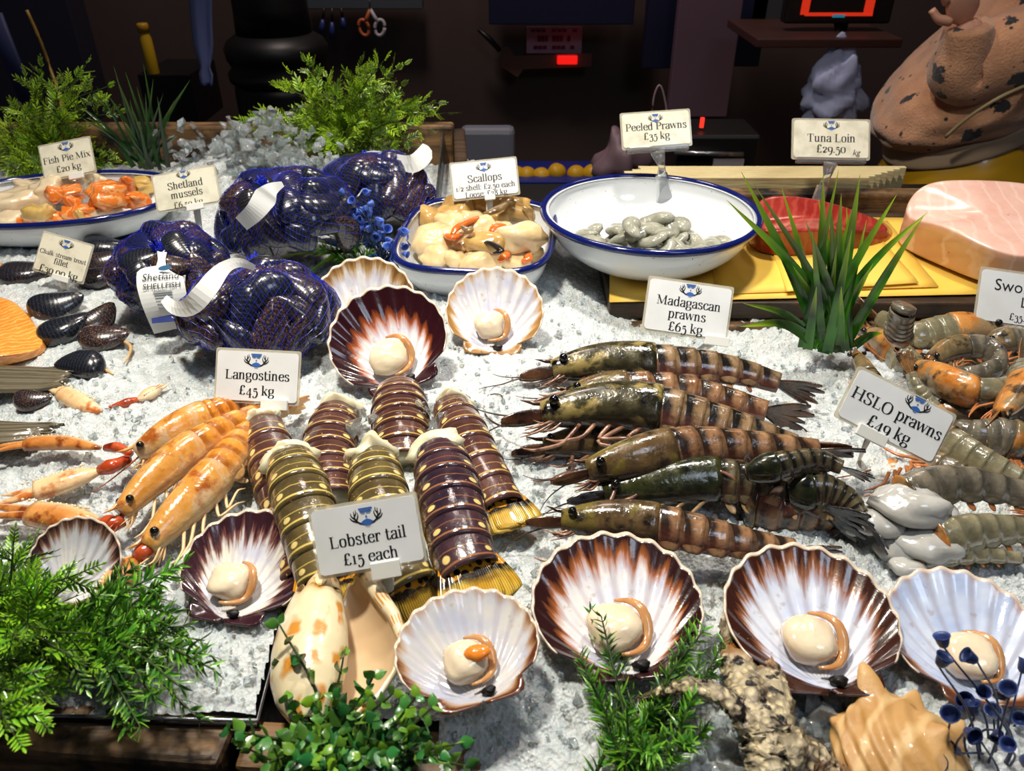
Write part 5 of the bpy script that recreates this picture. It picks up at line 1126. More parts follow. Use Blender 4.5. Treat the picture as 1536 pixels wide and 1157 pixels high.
g = G('starfish_skin'); vv = g.vor(230, out=0); n = g.noise(60, 3); c = g.mix(g.mr(n, .40, .62), (92, 78, 60), (188, 174, 144)); c = g.mix(g.mr(vv, .25, .5), (206, 190, 150), c); c = g.mix(g.mr(g.noise(100, 4), .55, .62), c, (28, 22, 20)); c = g.mix(g.mr(g.noise(18, 2), .58, .7), c, (140, 90, 40))
M['star'] = g.fin(c, .5, coat=.12, nrm=g.bump(vv, .6, .003))
def starfish():
    mb = MB(); rg = np.random.default_rng(3); ctr = (1150, 1110, .026)
    arms = ([ctr, (1130, 1060, .026), (1108, 1000, .018), (1100, 950, .008), (1094, 900, .002)], [ctr, (1158, 1060, .024), (1150, 1005, .014), (1142, 960, .004)], [ctr, (1120, 1085, .032), (1085, 1045, .040), (1030, 1030, .036), (960, 1050, .022)], [ctr, (1205, 1132, .020), (1250, 1165, .012), (1290, 1190, .006)], [ctr, (1150, 1150, .022), (1140, 1200, .014), (1130, 1240, .01)])
    for i, a in enumerate(arms):
        P = spline([px(*q) for q in a], 34); k = mpp(P[10]); w = np.interp(np.linspace(0, 1, 34), [0, .3, .8, 1], [34, 33, 20, 5] if i != 2 else [28, 17, 13, 3])*k
        w = w*(1+.07*rg.normal(size=34)); mb.tube(P, w, 22, flat=.75)
    for v in mb.V: v += rg.normal(size=v.shape)*.0007
    single(mb, 'starfish', M['star'], 'rough mottled brown starfish with thick arms between two scallop shells', 'starfish')
starfish()
# ---------------------------------------------------------------- artificial plants
def mat_leaf(name, a, b, tip=None, rough=.32):
    g = G(name); u = g.at('pu'); v = g.at('pv'); c = g.mix(v, a, b)
    c = g.mix(g.mr(g.noise(28, 2), .4, .65), c, tuple(int(x*.55) for x in a))
    if tip: c = g.mix(g.mr(u, .55, 1), c, tip)
    return g.fin(c, rough, coat=.25, sss=.08, rad=.003)
M['stem'] = plain('green_stem', (48, 66, 24), .5); M['stem_blue'] = plain('blue_stem', (40, 62, 104), .45)
M['fern'] = mat_leaf('fern_leaf', (104, 156, 22), (170, 208, 36), (196, 222, 60))
M['fern_bright'] = mat_leaf('bright_fern_leaf', (88, 160, 28), (150, 208, 38), (176, 222, 64))
M['needle'] = mat_leaf('needle_leaf', (54, 128, 40), (116, 180, 46), (146, 200, 62))
M['box'] = mat_leaf('round_leaf', (40, 118, 58), (126, 170, 34), None, .3)
M['grass'] = mat_leaf('grass_blade', (34, 100, 26), (84, 156, 34), (176, 208, 56), .28)
class Leaves:
    def __init__(s): s.V = []; s.F = []; s.U = []; s.W = []; s.n = 0
    def blade(s, p, d, n, L, W, rv, curve=0.0, seg=3, sh=1.0):
        d = nrm(d); sd = np.cross(d, n); sd = sd/(np.linalg.norm(sd)+1e-9); nn = np.cross(sd, d)
        u = np.linspace(0, 1, seg+1); w = W*np.sin(PI*np.clip(.12+.86*u**sh, 0, 1)); w[-1] = W*.06
        C = p+d*(u*L)[:, None]+nn*(curve*L*u*u)[:, None]
        V = np.stack([C-sd*w[:, None], C+nn*(W*.25), C+sd*w[:, None]], 1).reshape(-1, 3); o = s.n
        for i in range(seg):
            a = o+i*3; s.F += [(a, a+1, a+4, a+3), (a+1, a+2, a+5, a+4)]
        s.V.append(V); s.U.append(np.repeat(u, 3)); s.W.append(np.full(len(V), rv)); s.n += len(V)
    def build(s, name, mat, parent):
        mb = MB(); mb.V = s.V; mb.F = s.F; mb.U = s.U; mb.W = s.W; mb.n = s.n; return mb.build(name, mat, parent)
def plant_root(label, cat, base, name='fern'): return thing(name, label, cat, base)
def sprays(name, label, base, tips, style, mat, seed, size, nb=12, dy=.04, zmin=None, droop=.15, stem_mat=None, stem_r=.0009):
    """base: (u,v,y); tips: list of (u,v[,dy]) seen at about the base's distance"""
    rg = np.random.default_rng(seed); zm = len(base) == 4; B = px(*base[:3]) if zm else pxy(*base); t = plant_root(label, 'plant', B, name); st = MB(); lf = Leaves()
    for tp in tips:
        T_ = px(tp[0], tp[1], tp[2] if len(tp) > 2 else rg.uniform(*base[3])) if zm else pxy(tp[0], tp[1], base[2]+(tp[2] if len(tp) > 2 else rg.uniform(-dy, dy)))
        mid = (B+T_)/2+np.array([0, 0, np.linalg.norm(T_-B)*droop])+rg.normal(size=3)*.004
        b0 = B+rg.normal(size=3)*np.array([.012, .008, .002]); P = spline([b0, mid, T_], 30)
        if zmin is not None: P[:, 2] = np.maximum(P[:, 2], zmin)
        st.tube(P, [stem_r*1.3, stem_r, stem_r*.5], 5); Ln = np.sum(np.linalg.norm(np.diff(P, axis=0), axis=1))
        Tg = np.gradient(P, axis=0); Tg /= np.linalg.norm(Tg, axis=1)[:, None]
        if style == 'fern':      # alternating side sprigs, each split into little lobes
            for q in np.linspace(.15, 1.0, nb):
                i = int(q*29); ps = P[i]; d0 = Tg[i]
                for sg in ((-1, 1) if q < .99 else (0,)):
                    ax = nrm(np.cross(d0, rg.normal(size=3))); d = nrm(d0*.75+ax*.85) if sg else d0
                    L = size*rg.uniform(.7, 1.25)*(1.15-.5*q); m = ps+d*L; tilt = rg.normal(size=3)
                    st.tube([ps, ps+d*L*.5, m], stem_r*.5, 3); nn = nrm(np.cross(d, tilt)); rv = rg.uniform(0, 1)
                    sd = np.cross(d, nn)
                    for f in np.linspace(.2, 1.0, 5):
                        for s2 in ((-1, 1) if f < .99 else (0,)):
                            lf.blade(ps+d*L*f, d*.8+sd*s2*.75+nn*rg.uniform(-.2, .2), nn, L*.42*(1.15-.35*f), L*.060, rv, .1, 2, 1.3)
        elif style == 'needle':
            for q in np.linspace(.08, 1.0, nb*3):
                i = min(int(q*29), 29); ps = P[i]
                for r in range(2):
                    a = rg.normal(size=3); ax = nrm(np.cross(Tg[i], a)); d = nrm(Tg[i]*rg.uniform(.5, 1.0)+ax*.9)
                    lf.blade(ps, d, rg.normal(size=3), size*rg.uniform(.7, 1.2)*(1.1-.4*q), size*.075, rg.uniform(0, 1), .25, 3, .9)
        elif style == 'round':
            for q in np.linspace(.06, 1.0, nb):
                i = min(int(q*29), 29); ps = P[i]; ax = nrm(np.cross(Tg[i], rg.normal(size=3)))
                for sg in (-1, 1):
                    d = nrm(Tg[i]*.55+ax*sg); L = size*rg.uniform(.75, 1.2)*(1.15-.55*q)
                    lf.blade(ps, d, rg.normal(size=3)*.6+np.array([0, -.5, 1]), L, L*.40, rg.uniform(0, 1), rg.uniform(-.2, .3), 5, .8)
    st.build('stem', stem_mat or M['stem'], t); lf.build('foliage', mat, t); return t
sprays('fern', 'feathery green fern at the back behind the oval fish tray', (70, 268, 1.17), [(128, 98), (112, 118), (62, 104), (88, 128), (40, 118), (35, 165), (8, 190), (60, 178), (20, 160), (150, 150), (160, 130), (178, 168), (0, 225), (25, 235), (-20, 210), (180, 245), (160, 228), (45, 205), (100, 190), (10, 262), (130, 250), (80, 205), (-30, 250), (60, 250, -.08), (20, 258, -.08)], 'fern', M['fern'], 31, .026, 11, .05)
sprays('fern', 'large bushy green fern standing behind the net bags of mussels', (515, 225, 1.20), [(460, 95), (420, 130), (372, 178), (395, 165), (365, 190), (440, 115), (490, 118), (540, 100), (575, 92), (605, 98), (555, 118), (600, 130), (630, 165), (640, 195), (655, 155), (668, 170), (645, 225), (590, 180), (500, 140), (470, 150), (430, 185), (400, 210), (450, 225), (480, 235), (520, 240), (560, 232), (600, 232), (620, 215), (540, 160), (510, 180), (560, 150), (470, 190), (570, 200), (440, 205), (525, 205, -.07), (500, 215, -.07), (580, 225, -.07), (455, 170, -.05), (535, 185, -.06)], 'fern', M['fern'], 33, .026, 11, .06)
sprays('fern', 'bright feathery green sprigs at the near corner of the steel tray', (-30, 985, .012, (.03, .075)), [(40, 830), (20, 820), (75, 870), (100, 880), (60, 890), (120, 860), (90, 905), (110, 985), (95, 965), (70, 1000), (40, 1060), (55, 1075), (15, 1040), (0, 1060), (130, 1000), (115, 950), (50, 940), (80, 930), (0, 880), (10, 910), (30, 960), (20, 1100), (65, 1040), (-10, 840), (25, 1000)], 'fern', M['fern_bright'], 35, .019, 12, .02, droop=.08)
sprays('rosemary_sprig', 'spreading sprig of narrow green needles over the steel tray rim', (110, 975, .01, (.02, .055)), [(275, 845), (262, 858), (200, 850), (185, 880), (240, 890), (300, 960), (318, 985), (322, 1005), (295, 1000), (270, 1030), (235, 1050), (210, 1090), (190, 1100), (300, 1080), (260, 920), (230, 930), (200, 930), (265, 975), (240, 1000), (180, 1010), (285, 940), (150, 890), (160, 900), (215, 990), (205, 1060), (150, 1000)], 'needle', M['needle'], 37, .012, 15, .02, droop=.12)
sprays('rosemary_sprig', 'upright sprig of fine green needles in front of the large brown-rimmed scallop', (960, 1175, -.002, (.012, .05)), [(885, 915), (902, 925), (870, 985), (880, 1010), (895, 1050), (930, 960), (1045, 930), (1055, 945), (1035, 970), (1050, 990), (1020, 1010), (1100, 955, .02), (1085, 965, .02), (940, 1060), (985, 1060), (1020, 1060), (1040, 1045), (1060, 1090), (960, 1090), (1000, 1110), (920, 1080), (1030, 1110), (985, 1130), (955, 1120)], 'needle', M['needle'], 39, .0105, 12, .018, droop=.05)
sprays('boxwood_sprig', 'leafy sprig of small round green leaves on the wooden crate rail', (530, 1165, .004, (.03, .06)), [(418, 935), (415, 1000), (515, 985), (560, 1015), (345, 1095), (358, 1112), (375, 1125), (430, 1050), (470, 1052), (500, 1045), (545, 1040), (590, 1040), (625, 1045), (650, 1060), (600, 1075), (560, 1085), (520, 1095), (480, 1100), (440, 1105), (690, 1115), (700, 1150), (660, 1130), (620, 1120), (580, 1130), (400, 1145), (540, 1130), (610, 1095), (470, 1140), (500, 1120), (640, 1090), (440, 1130), (420, 1120)], 'round', M['box'], 41, .0105, 8, .02, droop=.03)
sprays('rosemary_sprig', 'tiny tuft of green needles between starfish and conch shell', (1255, 1150, .285), [(1240, 1115), (1262, 1110), (1275, 1130), (1230, 1140)], 'needle', M['needle'], 43, .008, 7, .004)
sprays('rosemary_sprig', 'small bright green tuft under the blue flowers beside the tan scallop', (545, 405, .83), [(520, 375), (535, 365), (555, 380), (500, 385), (480, 372), (590, 425), (610, 430)], 'needle', M['needle'], 45, .014, 8, .01)
def grass(name, label, base, tips, seed, W, mat, spread=.012, extra=None):
    rg = np.random.default_rng(seed); B = pxy(*base); t = plant_root(label, 'plant', B, name); lf = Leaves(); n = 14
    for tp in tips:
        T_ = pxy(tp[0], tp[1], base[2]+(tp[3] if len(tp) > 3 else rg.uniform(-.03, .03))); b0 = B+rg.normal(size=3)*np.array([spread, spread*.6, .001]); k = tp[2] if len(tp) > 2 else .06
        L = np.linalg.norm(T_-b0); mid = (b0+T_)/2+np.array([0, 0, L*k]); P = spline([b0, mid, T_], n); Tg = np.gradient(P, axis=0)
        sd = np.cross(Tg, CAM-P); sd /= np.linalg.norm(sd, axis=1)[:, None]; u = np.linspace(0, 1, n); w = W*rg.uniform(.7, 1.2)*(np.clip(1-u**2.2, .03, 1))
        nn = np.cross(sd, Tg); nn /= np.linalg.norm(nn, axis=1)[:, None]; o = lf.n
        V = np.stack([P-sd*w[:, None], P-nn*(w*.35)[:, None], P+sd*w[:, None]], 1).reshape(-1, 3)
        for i in range(n-1):
            a = o+i*3; lf.F += [(a, a+1, a+4, a+3), (a+1, a+2, a+5, a+4)]
        lf.V.append(V); lf.U.append(np.repeat(u, 3)); lf.W.append(np.full(len(V), rg.uniform(0, 1))); lf.n += len(V)
    lf.build('blades', mat, t); mb = MB(); mb.blob(B+[0, 0, .004], (spread*1.1, spread*.8, .008), amp=.1, seed=seed); mb.build('root_tuft', M['stem'], t); return t
grass('spiky_grass', 'tall tuft of dark green grass blades standing in ice beside the tuna', (1245, 520, .668), [(1112, 258, .03), (1090, 300, .05), (1130, 275, .02), (1172, 280, .03), (1208, 330, .02), (1235, 262, .02), (1228, 300, .02), (1258, 255, .03), (1262, 290, .02), (1290, 262, .04), (1278, 345, .02), (1345, 292, .06), (1392, 318, .10), (1385, 325, .04), (1310, 395, .04), (1300, 330, .03), (1288, 285, .02), (1246, 300, .0), (1200, 360, .02), (1270, 310, .02), (1218, 345, .0), (1232, 380, 0), (1255, 370, 0), (1275, 400, 0), (1190, 400, .02), (1205, 420, .0), (1115, 455, .10, -.03), (1110, 490, .12, -.04), (1325, 500, .10, -.03), (1240, 420, 0), (1262, 430, 0), (1225, 430, 0)], 51, .0050, M['grass'])
M['grass_dark'] = mat_leaf('dark_grass_blade', (20, 48, 22), (36, 80, 26), (60, 100, 34), .3)
grass('spiky_grass', 'dark green tuft of thin grass at the back between fern and crate', (222, 250, 1.16), [(170, 98, .0), (215, 95, 0), (285, 120, .06), (245, 140, .02), (112, 152, .06), (180, 128, .03), (195, 150, 0), (205, 130, 0), (230, 118, 0), (130, 165, .06), (255, 178, .05), (190, 185, .06), (150, 200, .05), (240, 160, 0), (178, 170, .03), (220, 165, 0), (232, 180, 0), (208, 180, 0), (160, 140, .04), (188, 108, .0), (200, 165, .0), (218, 140, .0), (262, 150, .05), (248, 195, .03), (120, 175, .06), (145, 130, .05), (224, 200, 0), (175, 210, .03), (270, 200, .05), (196, 205, 0), (150, 180, .05), (236, 145, .01), (182, 150, .02)], 53, .0030, M['grass_dark'])
M['grass_light'] = mat_leaf('light_grass_blade', (96, 140, 30), (130, 170, 44), (150, 190, 60), .3)
grass('grass_blades', 'few loose yellow green grass blades lying over the net bags', (520, 372, .85), [(385, 392, .03, -.02), (480, 338, .05), (475, 362, .04), (425, 442, .03, -.10), (470, 385, .03)], 55, .0022, M['grass_light'], .005)
# blue flowers
g = G('blue_petal'); M['bell'] = g.fin(g.mix(g.rnd(), (52, 84, 168), (78, 116, 206)), .45, coat=.15, sss=.05, rad=.002)
g = G('navy_petal'); M['bell_dark'] = g.fin(g.mix(g.rnd(), (26, 40, 84), (52, 70, 128)), .4, coat=.15)
BELL = {}
def bell_mesh(mat):
    if mat.name not in BELL:
        mb = MB(); prof = [(.0, 0), (.16, .02), (.34, .18), (.44, .45), (.50, .75), (.62, 1.0), (.60, 1.02), (.46, .78), (.38, .45), (.26, .2), (.0, .12)]
        mb.lathe(prof, seg=14, cap=False); BELL[mat.name] = mb.build('flower', mat)
        bpy.data.objects.remove(BELL[mat.name]) if False else None
    return BELL[mat.name]
def flowers(label, base, heads, size, mat, seed, stem_r, zig=.0):
    rg = np.random.default_rng(seed); B = pxy(*base); t = thing('blue_flower_sprig', label, 'flower', B); st = MB(); first = mat.name not in BELL; src = bell_mesh(mat); used = not first
    for hd in heads:
        p = pxy(hd[0], hd[1], base[2]+(hd[2] if len(hd) > 2 else rg.uniform(-.02, .02))); mid = (p+B)/2+rg.normal(size=3)*.006+np.array([0, 0, .006]); P = spline([B+rg.normal(size=3)*.003, mid, p], 14); st.tube(P, [stem_r, stem_r*.8, stem_r*.6], 5)
        d = nrm(nrm(P[-1]-P[-4])+rg.normal(size=3)*.45); a = nrm(np.cross(d, rg.normal(size=3))); R = np.stack([a, np.cross(d, a), d], 1)
        if not used: o = src; used = True
        else: o = src.copy(); COL.objects.link(o)
        s = size*rg.uniform(.8, 1.2); o.parent = t; o.location = Vector(p-B); o.scale = (s, s, s); o.rotation_euler = Matrix(R.tolist()).to_euler()
    st.build('stem', M['stem_blue'], t); return t
rg2 = np.random.default_rng(77); hs = []
for k in range(72):
    q = rg2.uniform(0, 1); hs.append((min(528+q*80+rg2.normal()*14, 604), 318+q*70-(1-q)*10+rg2.normal()*17+20*math.sin(q*3)))
flowers('cluster of small bright blue flowers between net bags and scallop tray', (575, 395, .84), hs, .0075, M['bell'], 61, .0006)
flowers('dark blue flower sprig in front of the conch shell at the frame corner', (1480, 1185, .235), [(1416, 972), (1408, 1000), (1466, 993), (1475, 1045), (1438, 1048), (1515, 1042), (1425, 1080), (1410, 1118), (1448, 1095), (1500, 1095), (1470, 1110), (1440, 1130), (1425, 1150), (1515, 1120), (1530, 1080), (1480, 1140), (1455, 1145), (1505, 1150), (1532, 1010), (1490, 1075), (1530, 1140), (1462, 1075)], .0066, M['bell_dark'], 63, .0008)
# ---------------------------------------------------------------- the dark shop behind
def wbox(u0, v0, u1, v1, y, d, name, mat, label=None, cat=None, bev=.003, kind=None, group=None, rot=0):
    a, b = pxy(u0, v0, y), pxy(u1, v1, y); c = (a+b)/2; mb = MB(); mb.box((0, 0, 0), (abs(b[0]-a[0])/2, d/2, abs(a[2]-b[2])/2), Ry(rot)); mb.V = [q+c+np.array([0, d/2, 0]) for q in mb.V]
    return single(mb, name, mat, label, cat, group, kind, mods=[BEV(bev)] if bev else [], smooth=False)
mb = MB(); mb.box((0, 2.76, .6), (2.6, .06, 1.6)); struct(mb, 'wall_back', M['wall'], smooth=False)
mb = MB(); mb.box((0, 1.0, -.99), (2.6, 2.0, .05)); struct(mb, 'floor', M['floor'], smooth=False)
mb = MB(); mb.box((.1, 2.38, -.70), (1.6, .32, .24)); single(mb, 'back_counter', M['black'], 'low black work counter along the back wall', 'counter', mods=[BEV(.01)], smooth=False)
# black column with moulded foot
cc = pxy(398, 100, 2.0); k = mpp(cc); t = thing('iron_column', 'wide black column with moulded rings behind the bushy fern', 'column', (cc[0], cc[1]+.12, -.94))
zb = lambda v: pxy(398, v, 2.0)[2]-(-.94)
mb = MB(); mb.lathe([(74*k, 0), (74*k, zb(150)), (72*k, zb(135))], seg=48); mb.build('base', M['black'], t, world=False)
mb = MB(); mb.lathe([(58*k, zb(140)), (78*k, zb(134)), (80*k, zb(122)), (72*k, zb(112)), (78*k, zb(100)), (80*k, zb(84)), (74*k, zb(72)), (64*k, zb(66)), (56*k, zb(60))], seg=48); mb.build('moulding', M['black'], t, world=False)
mb = MB(); mb.lathe([(58*k, zb(64)), (56*k, zb(20)), (55*k, zb(-400))], seg=48); mb.build('shaft', M['black'], t, world=False)
M['cloth'] = plain('blue_grey_cloth', (130, 140, 196), .8); M['cloth_white'] = plain('white_cloth', (190, 200, 236), .8)
P = [pxy(u, v, 1.9) for u, v in ((300, -30), (302, 30), (307, 90), (310, 128))]; P = spline(P, 20); k = mpp(P[5]); w = np.interp(np.linspace(0, 1, 20), [0, .55, .75, .85, 1], [19, 16, 8, 12, 10])*k; vv = np.linspace(-1, 1, 9)
mb = MB(); Q = P[:, None]+vv[None, :, None]*w[:, None, None]*np.array([1, 0, 0])+np.array([0, .006, 0])*np.sin(vv*5)[None, :, None]; mb.grid(Q); single(mb, 'hanging_cloth', M['cloth'], 'blue grey cloth strip hanging beside the black column', 'cloth', mods=[SOL(.003, 0)])
t = thing('yellow_bottle', 'slim yellow bottle standing upright left of the hanging cloth', 'bottle', pxy(231, 112, 2.3)); k = mpp(pxy(231, 80, 2.3)); mb = MB(); mb.lathe([(8*k, 0), (9*k, 2*k), (8.5*k, 50*k), (7*k, 56*k), (7*k, 60*k), (8*k, 61*k)], seg=20); mb.build('body', plain('yellow_plastic', (220, 176, 34), .4), t, world=False); mb = MB(); mb.lathe([(8.2*k, 60*k), (8.2*k, 70*k), (7*k, 72*k)], seg=20); mb.build('cap', plain('yellow_cap', (200, 150, 30), .4), t, world=False)
wbox(205, 112, 300, 190, 2.28, .22, 'black_box', M['black'], 'black box carrying the slim yellow bottle', 'box')
wbox(-80, -60, 150, 180, 2.45, .10, 'dark_cabinet', plain('dark_blue_door', (40, 38, 52), .5), 'dark cabinet door behind the fern in the far corner', 'cabinet')
mb = MB(); a, b = pxy(-10, 20, 1.8), pxy(48, 170, 1.8); k = mpp(a); mb.tube([a, (a+b)/2, b], 14*k, 8, flat=.3, up=(0, 1, 0)); single(mb, 'leaning_board', plain('blue_board', (52, 58, 100), .6), 'dull blue board leaning behind the fern at the frame edge', 'board')
mb = MB(); mb.tube(spline([pxy(40, 15, 1.5), pxy(60, 60, 1.5), pxy(78, 110, 1.5), pxy(90, 150, 1.42), px(110, 262, .01)], 16), .0028, 6); single(mb, 'bamboo_cane', plain('cane', (150, 116, 50), .5), 'thin tan cane rising behind the fern', 'cane')
# tool rail with scissors and knives
wbox(455, -30, 634, 14, 2.60, .05, 'tool_shelf', plain('grey_shelf', (96, 104, 112), .4, metal=.4), 'grey wall shelf carrying hanging scissors and blue tools', 'shelf')
def scissors():
    c = pxy(556, 22, 2.52); k = mpp(c); t = thing('scissors', 'orange and white handled scissors hanging from the wall shelf', 'scissors', c-[0, 0, 30*k])
    mb = MB(); q = c
    for sg in (-1, 1):
        mb.tube([q+np.array([sg*2*k, 0, 26*k]), q+np.array([-sg*1*k, 0, 8*k])], [1.6*k, 3*k], 8, flat=.4)
    mb.build('blade', M['steel_bright'], t)
    for sg, m in ((-1, plain('orange_handle', (196, 104, 60), .4)), (1, plain('white_handle', (196, 188, 196), .4))):
        mb = MB(); a = np.linspace(0, 2*PI, 21); cx = q+np.array([sg*12*k, 0, -18*k]); P = np.array([cx+np.array([7.5*k*math.cos(x)+sg*1.5*k*math.sin(x), 0, 11*k*math.sin(x)]) for x in a]); mb.tube(P, 2.6*k, 8); mb.tube([q+np.array([0, 0, 8*k]), q+np.array([sg*6*k, 0, -4*k]), q+np.array([sg*9*k, 0, -9*k])], [2.4*k, 3*k, 3*k], 8); mb.build('handle', m, t)
scissors()
for i, (u, v1) in enumerate(((486, 50), (498, 58), (512, 44))):
    a, b = pxy(u, 12, 2.54), pxy(u+(i-1)*4, v1, 2.54); k = mpp(a); t = thing('hanging_tool', ('slim blue handled tool hanging first from the column', 'longest blue handled tool hanging under the wall shelf', 'short dark blue tool hanging next to the scissors')[i], 'tool', b); mb = MB(); mb.tube([a, a*.5+b*.5], 2*k, 8); mb.build('shank', M['steel'], t); mb = MB(); mb.tube([a*.55+b*.45, a*.25+b*.75, b], [3*k, 4.5*k, 3.5*k], 8); mb.build('handle', plain('tool_blue', (36, 50, 110), .4), t)
# knife on a rack
c = pxy(820, 92, 2.62); k = mpp(c); t = thing('kitchen_knife', 'wide bladed knife with black handle on the back wall below the pink notice', 'knife', pxy(775, 92, 2.62))
mb = MB(); y = np.array([0, .004, 0])
pts = [(752, 74), (762, 70), (772, 84), (888, 80), (887, 100), (785, 104), (776, 116), (752, 100)]
mb.add([pxy(u, v, 2.62) for u, v in pts]+[pxy(u, v, 2.62)+y for u, v in pts], [tuple(range(8))[::-1], tuple(range(8, 16))]+[(i, (i+1) % 8, 8+(i+1) % 8, 8+i) for i in range(8)]); mb.build('blade', plain('worn_blade', (150, 116, 104), .32, metal=.6), t, smooth=False)
mb = MB(); mb.tube([pxy(750, 76, 2.61), pxy(734, 58, 2.61), pxy(718, 44, 2.61)], [6*k, 7*k, 5*k], 10, flat=.6); mb.build('handle', M['black'], t)
wbox(836, 84, 866, 97, 2.60, .012, 'red_glow_strip', plain('blade_glow', (200, 20, 20), .4, em=.9, emc=(255, 30, 24)), 'small glowing red light strip in front of the knife blade', 'light')  # emissive strip imitates the red glow on the blade, not a real lamp
t = wbox(790, 40, 872, 80, 2.68, .006, 'paper_notice', plain('pink_paper', (230, 170, 195), .7), 'pink printed notice on the wall above the knife', 'notice', bev=0)
for i, (a, b, v, h) in enumerate(((796, 866, 46, 4), (806, 856, 58, 8), (800, 862, 71, 5))):
    p, q = pxy(a, v, 2.676), pxy(b, v, 2.676); k = mpp(p); mb = MB(); n = 9
    for j in range(n):
        if j % 4 == 3: continue
        x = p+(q-p)*(j+.5)/n; mb.box(x, (abs(q[0]-p[0])/n*.42, .0008, h*k/2))
    o = mb.build('print', plain('crimson_print', (150, 26, 60), .6) if i == 0 else bpy.data.materials['crimson_print'], t, world=False, smooth=False); o.matrix_parent_inverse = Matrix.Translation(-t.location)
wbox(732, -60, 950, 37, 2.55, .06, 'navy_screen', M['navy'], 'wide dark navy panel hanging above the pink notice', 'panel')
wbox(978, -60, 1030, 103, 2.5, .05, 'hanging_banner', M['navy'], 'narrow navy banner hanging beside the mauve strip', 'banner')
wbox(1090, -60, 1138, 100, 2.5, .05, 'hanging_banner', M['navy'], 'narrow navy banner between the mauve strip and the till screen', 'banner')
wbox(1026, -60, 1090, 176, 2.4, .04, 'hanging_banner', M['mauve'], 'long mauve strip banner hanging above the peeled prawns card', 'banner')
# till screen with glowing red frame
t = thing('till_screen', 'dark till screen with a glowing red border on its display', 'screen', pxy(1258, 62, 2.1)); a = pxy(1188, -60, 2.1); b = pxy(1330, 34, 2.1); c = (a+b)/2
mb = MB(); mb.box(c, ((b[0]-a[0])/2, .02, (a[2]-b[2])/2)); mb.build('housing', M['black'], t, smooth=False, mods=[BEV(.006)])
k = mpp(c); red = plain('red_display', (120, 20, 14), .4, em=.55, emc=(255, 60, 30))
mb = MB()
for (u0, v0, u1, v1) in ((1208, -20, 1212, 22), (1304, -20, 1308, 22), (1208, 19, 1308, 24)):
    p, q = pxy(u0, v0, 2.078), pxy(u1, v1, 2.078); mb.box((p+q)/2, (abs(q[0]-p[0])/2, .002, abs(p[2]-q[2])/2))
mb.build('display_border', red, t, smooth=False)
mb = MB(); p = pxy(1258, 24, 2.077); mb.box(p, (9*k, .002, 2*k)); mb.build('display_key', plain('teal_display', (20, 90, 110), .4, em=.4, emc=(40, 160, 190)), t, smooth=False)
mb = MB(); p = pxy(1262, 46, 2.1); mb.tube([pxy(1262, 30, 2.11), p, pxy(1262, 64, 2.1)], [14*k, 12*k, 20*k], 12, flat=.5); mb.build('stand', M['black'], t)
wbox(1136, 58, 1352, 72, 1.98, .30, 'till_shelf', plain('reddish_shelf', (74, 46, 42), .4), 'dark shelf with reddish edge carrying the till screen', 'shelf')
wbox(1140, -60, 1190, 58, 2.5, .03, 'notice_board', plain('grey_board', (74, 72, 78), .5), 'plain grey notice board beside the till screen', 'board')
# white hanging bag under the shelf
c = pxy(1252, 130, 2.0); k = mpp(c); mb = MB(); mb.blob((0, 0, 0), (38*k, 22*k, 60*k), amp=.30, seed=6, freq=3.2, seg=36, rings=24)
for v in mb.V: v *= (1-.35*(v[:, 2:3]/(60*k)))*np.array([1, 1, 0])+np.array([0, 0, 1])
mb.V = [v+c for v in mb.V]; single(mb, 'hanging_bag', M['cloth_white'], 'white bag hanging under the till shelf', 'bag')
# lemons on a blue tray
wbox(770, 272, 912, 288, 2.06, .18, 'blue_crate', plain('blue_crate', (28, 44, 130), .4), 'low blue crate holding lemons behind the scallop tray', 'crate')
M['lemon'] = plain('lemon_peel', (222, 172, 30), .4, nrm=None) if False else G('lemon_peel').fin((222, 170, 30), .4)
for (u, v) in ((790, 263), (812, 264), (835, 258), (864, 261), (888, 260), (775, 262)):
    c = pxy(u, v, 2.12); k = mpp(c); mb = MB(); mb.blob((0, 0, 0), (14*k, 13*k, 13*k), amp=.05, seed=u, freq=1.5); mb.V = [q+c for q in mb.V]; single(mb, 'lemon', M['lemon'], 'yellow lemon in the low blue crate at the back', 'lemon', 'lemons in the blue crate')
# pale carrier bag
c = pxy(936, 240, 1.75); k = mpp(c); t = thing('carrier_bag', 'dull pinkish carrier bag with a thin loop handle behind the peeled prawns card', 'bag', c-[0, 0, 40*k]); mb = MB(); mb.blob(c, (40*k, 30*k, 48*k), amp=.30, seed=4, freq=3, seg=32, rings=20); mb.build('body', plain('pinkish_bag', (120, 96, 104), .5), t)
mb = MB(); mb.tube(spline([pxy(976, 205, 1.75), pxy(980, 150, 1.75), pxy(990, 128, 1.75), pxy(999, 160, 1.75), pxy(1002, 205, 1.75)], 20), 1.4*k, 6); mb.build('handle', plain('bag_handle', (150, 130, 134), .5), t)
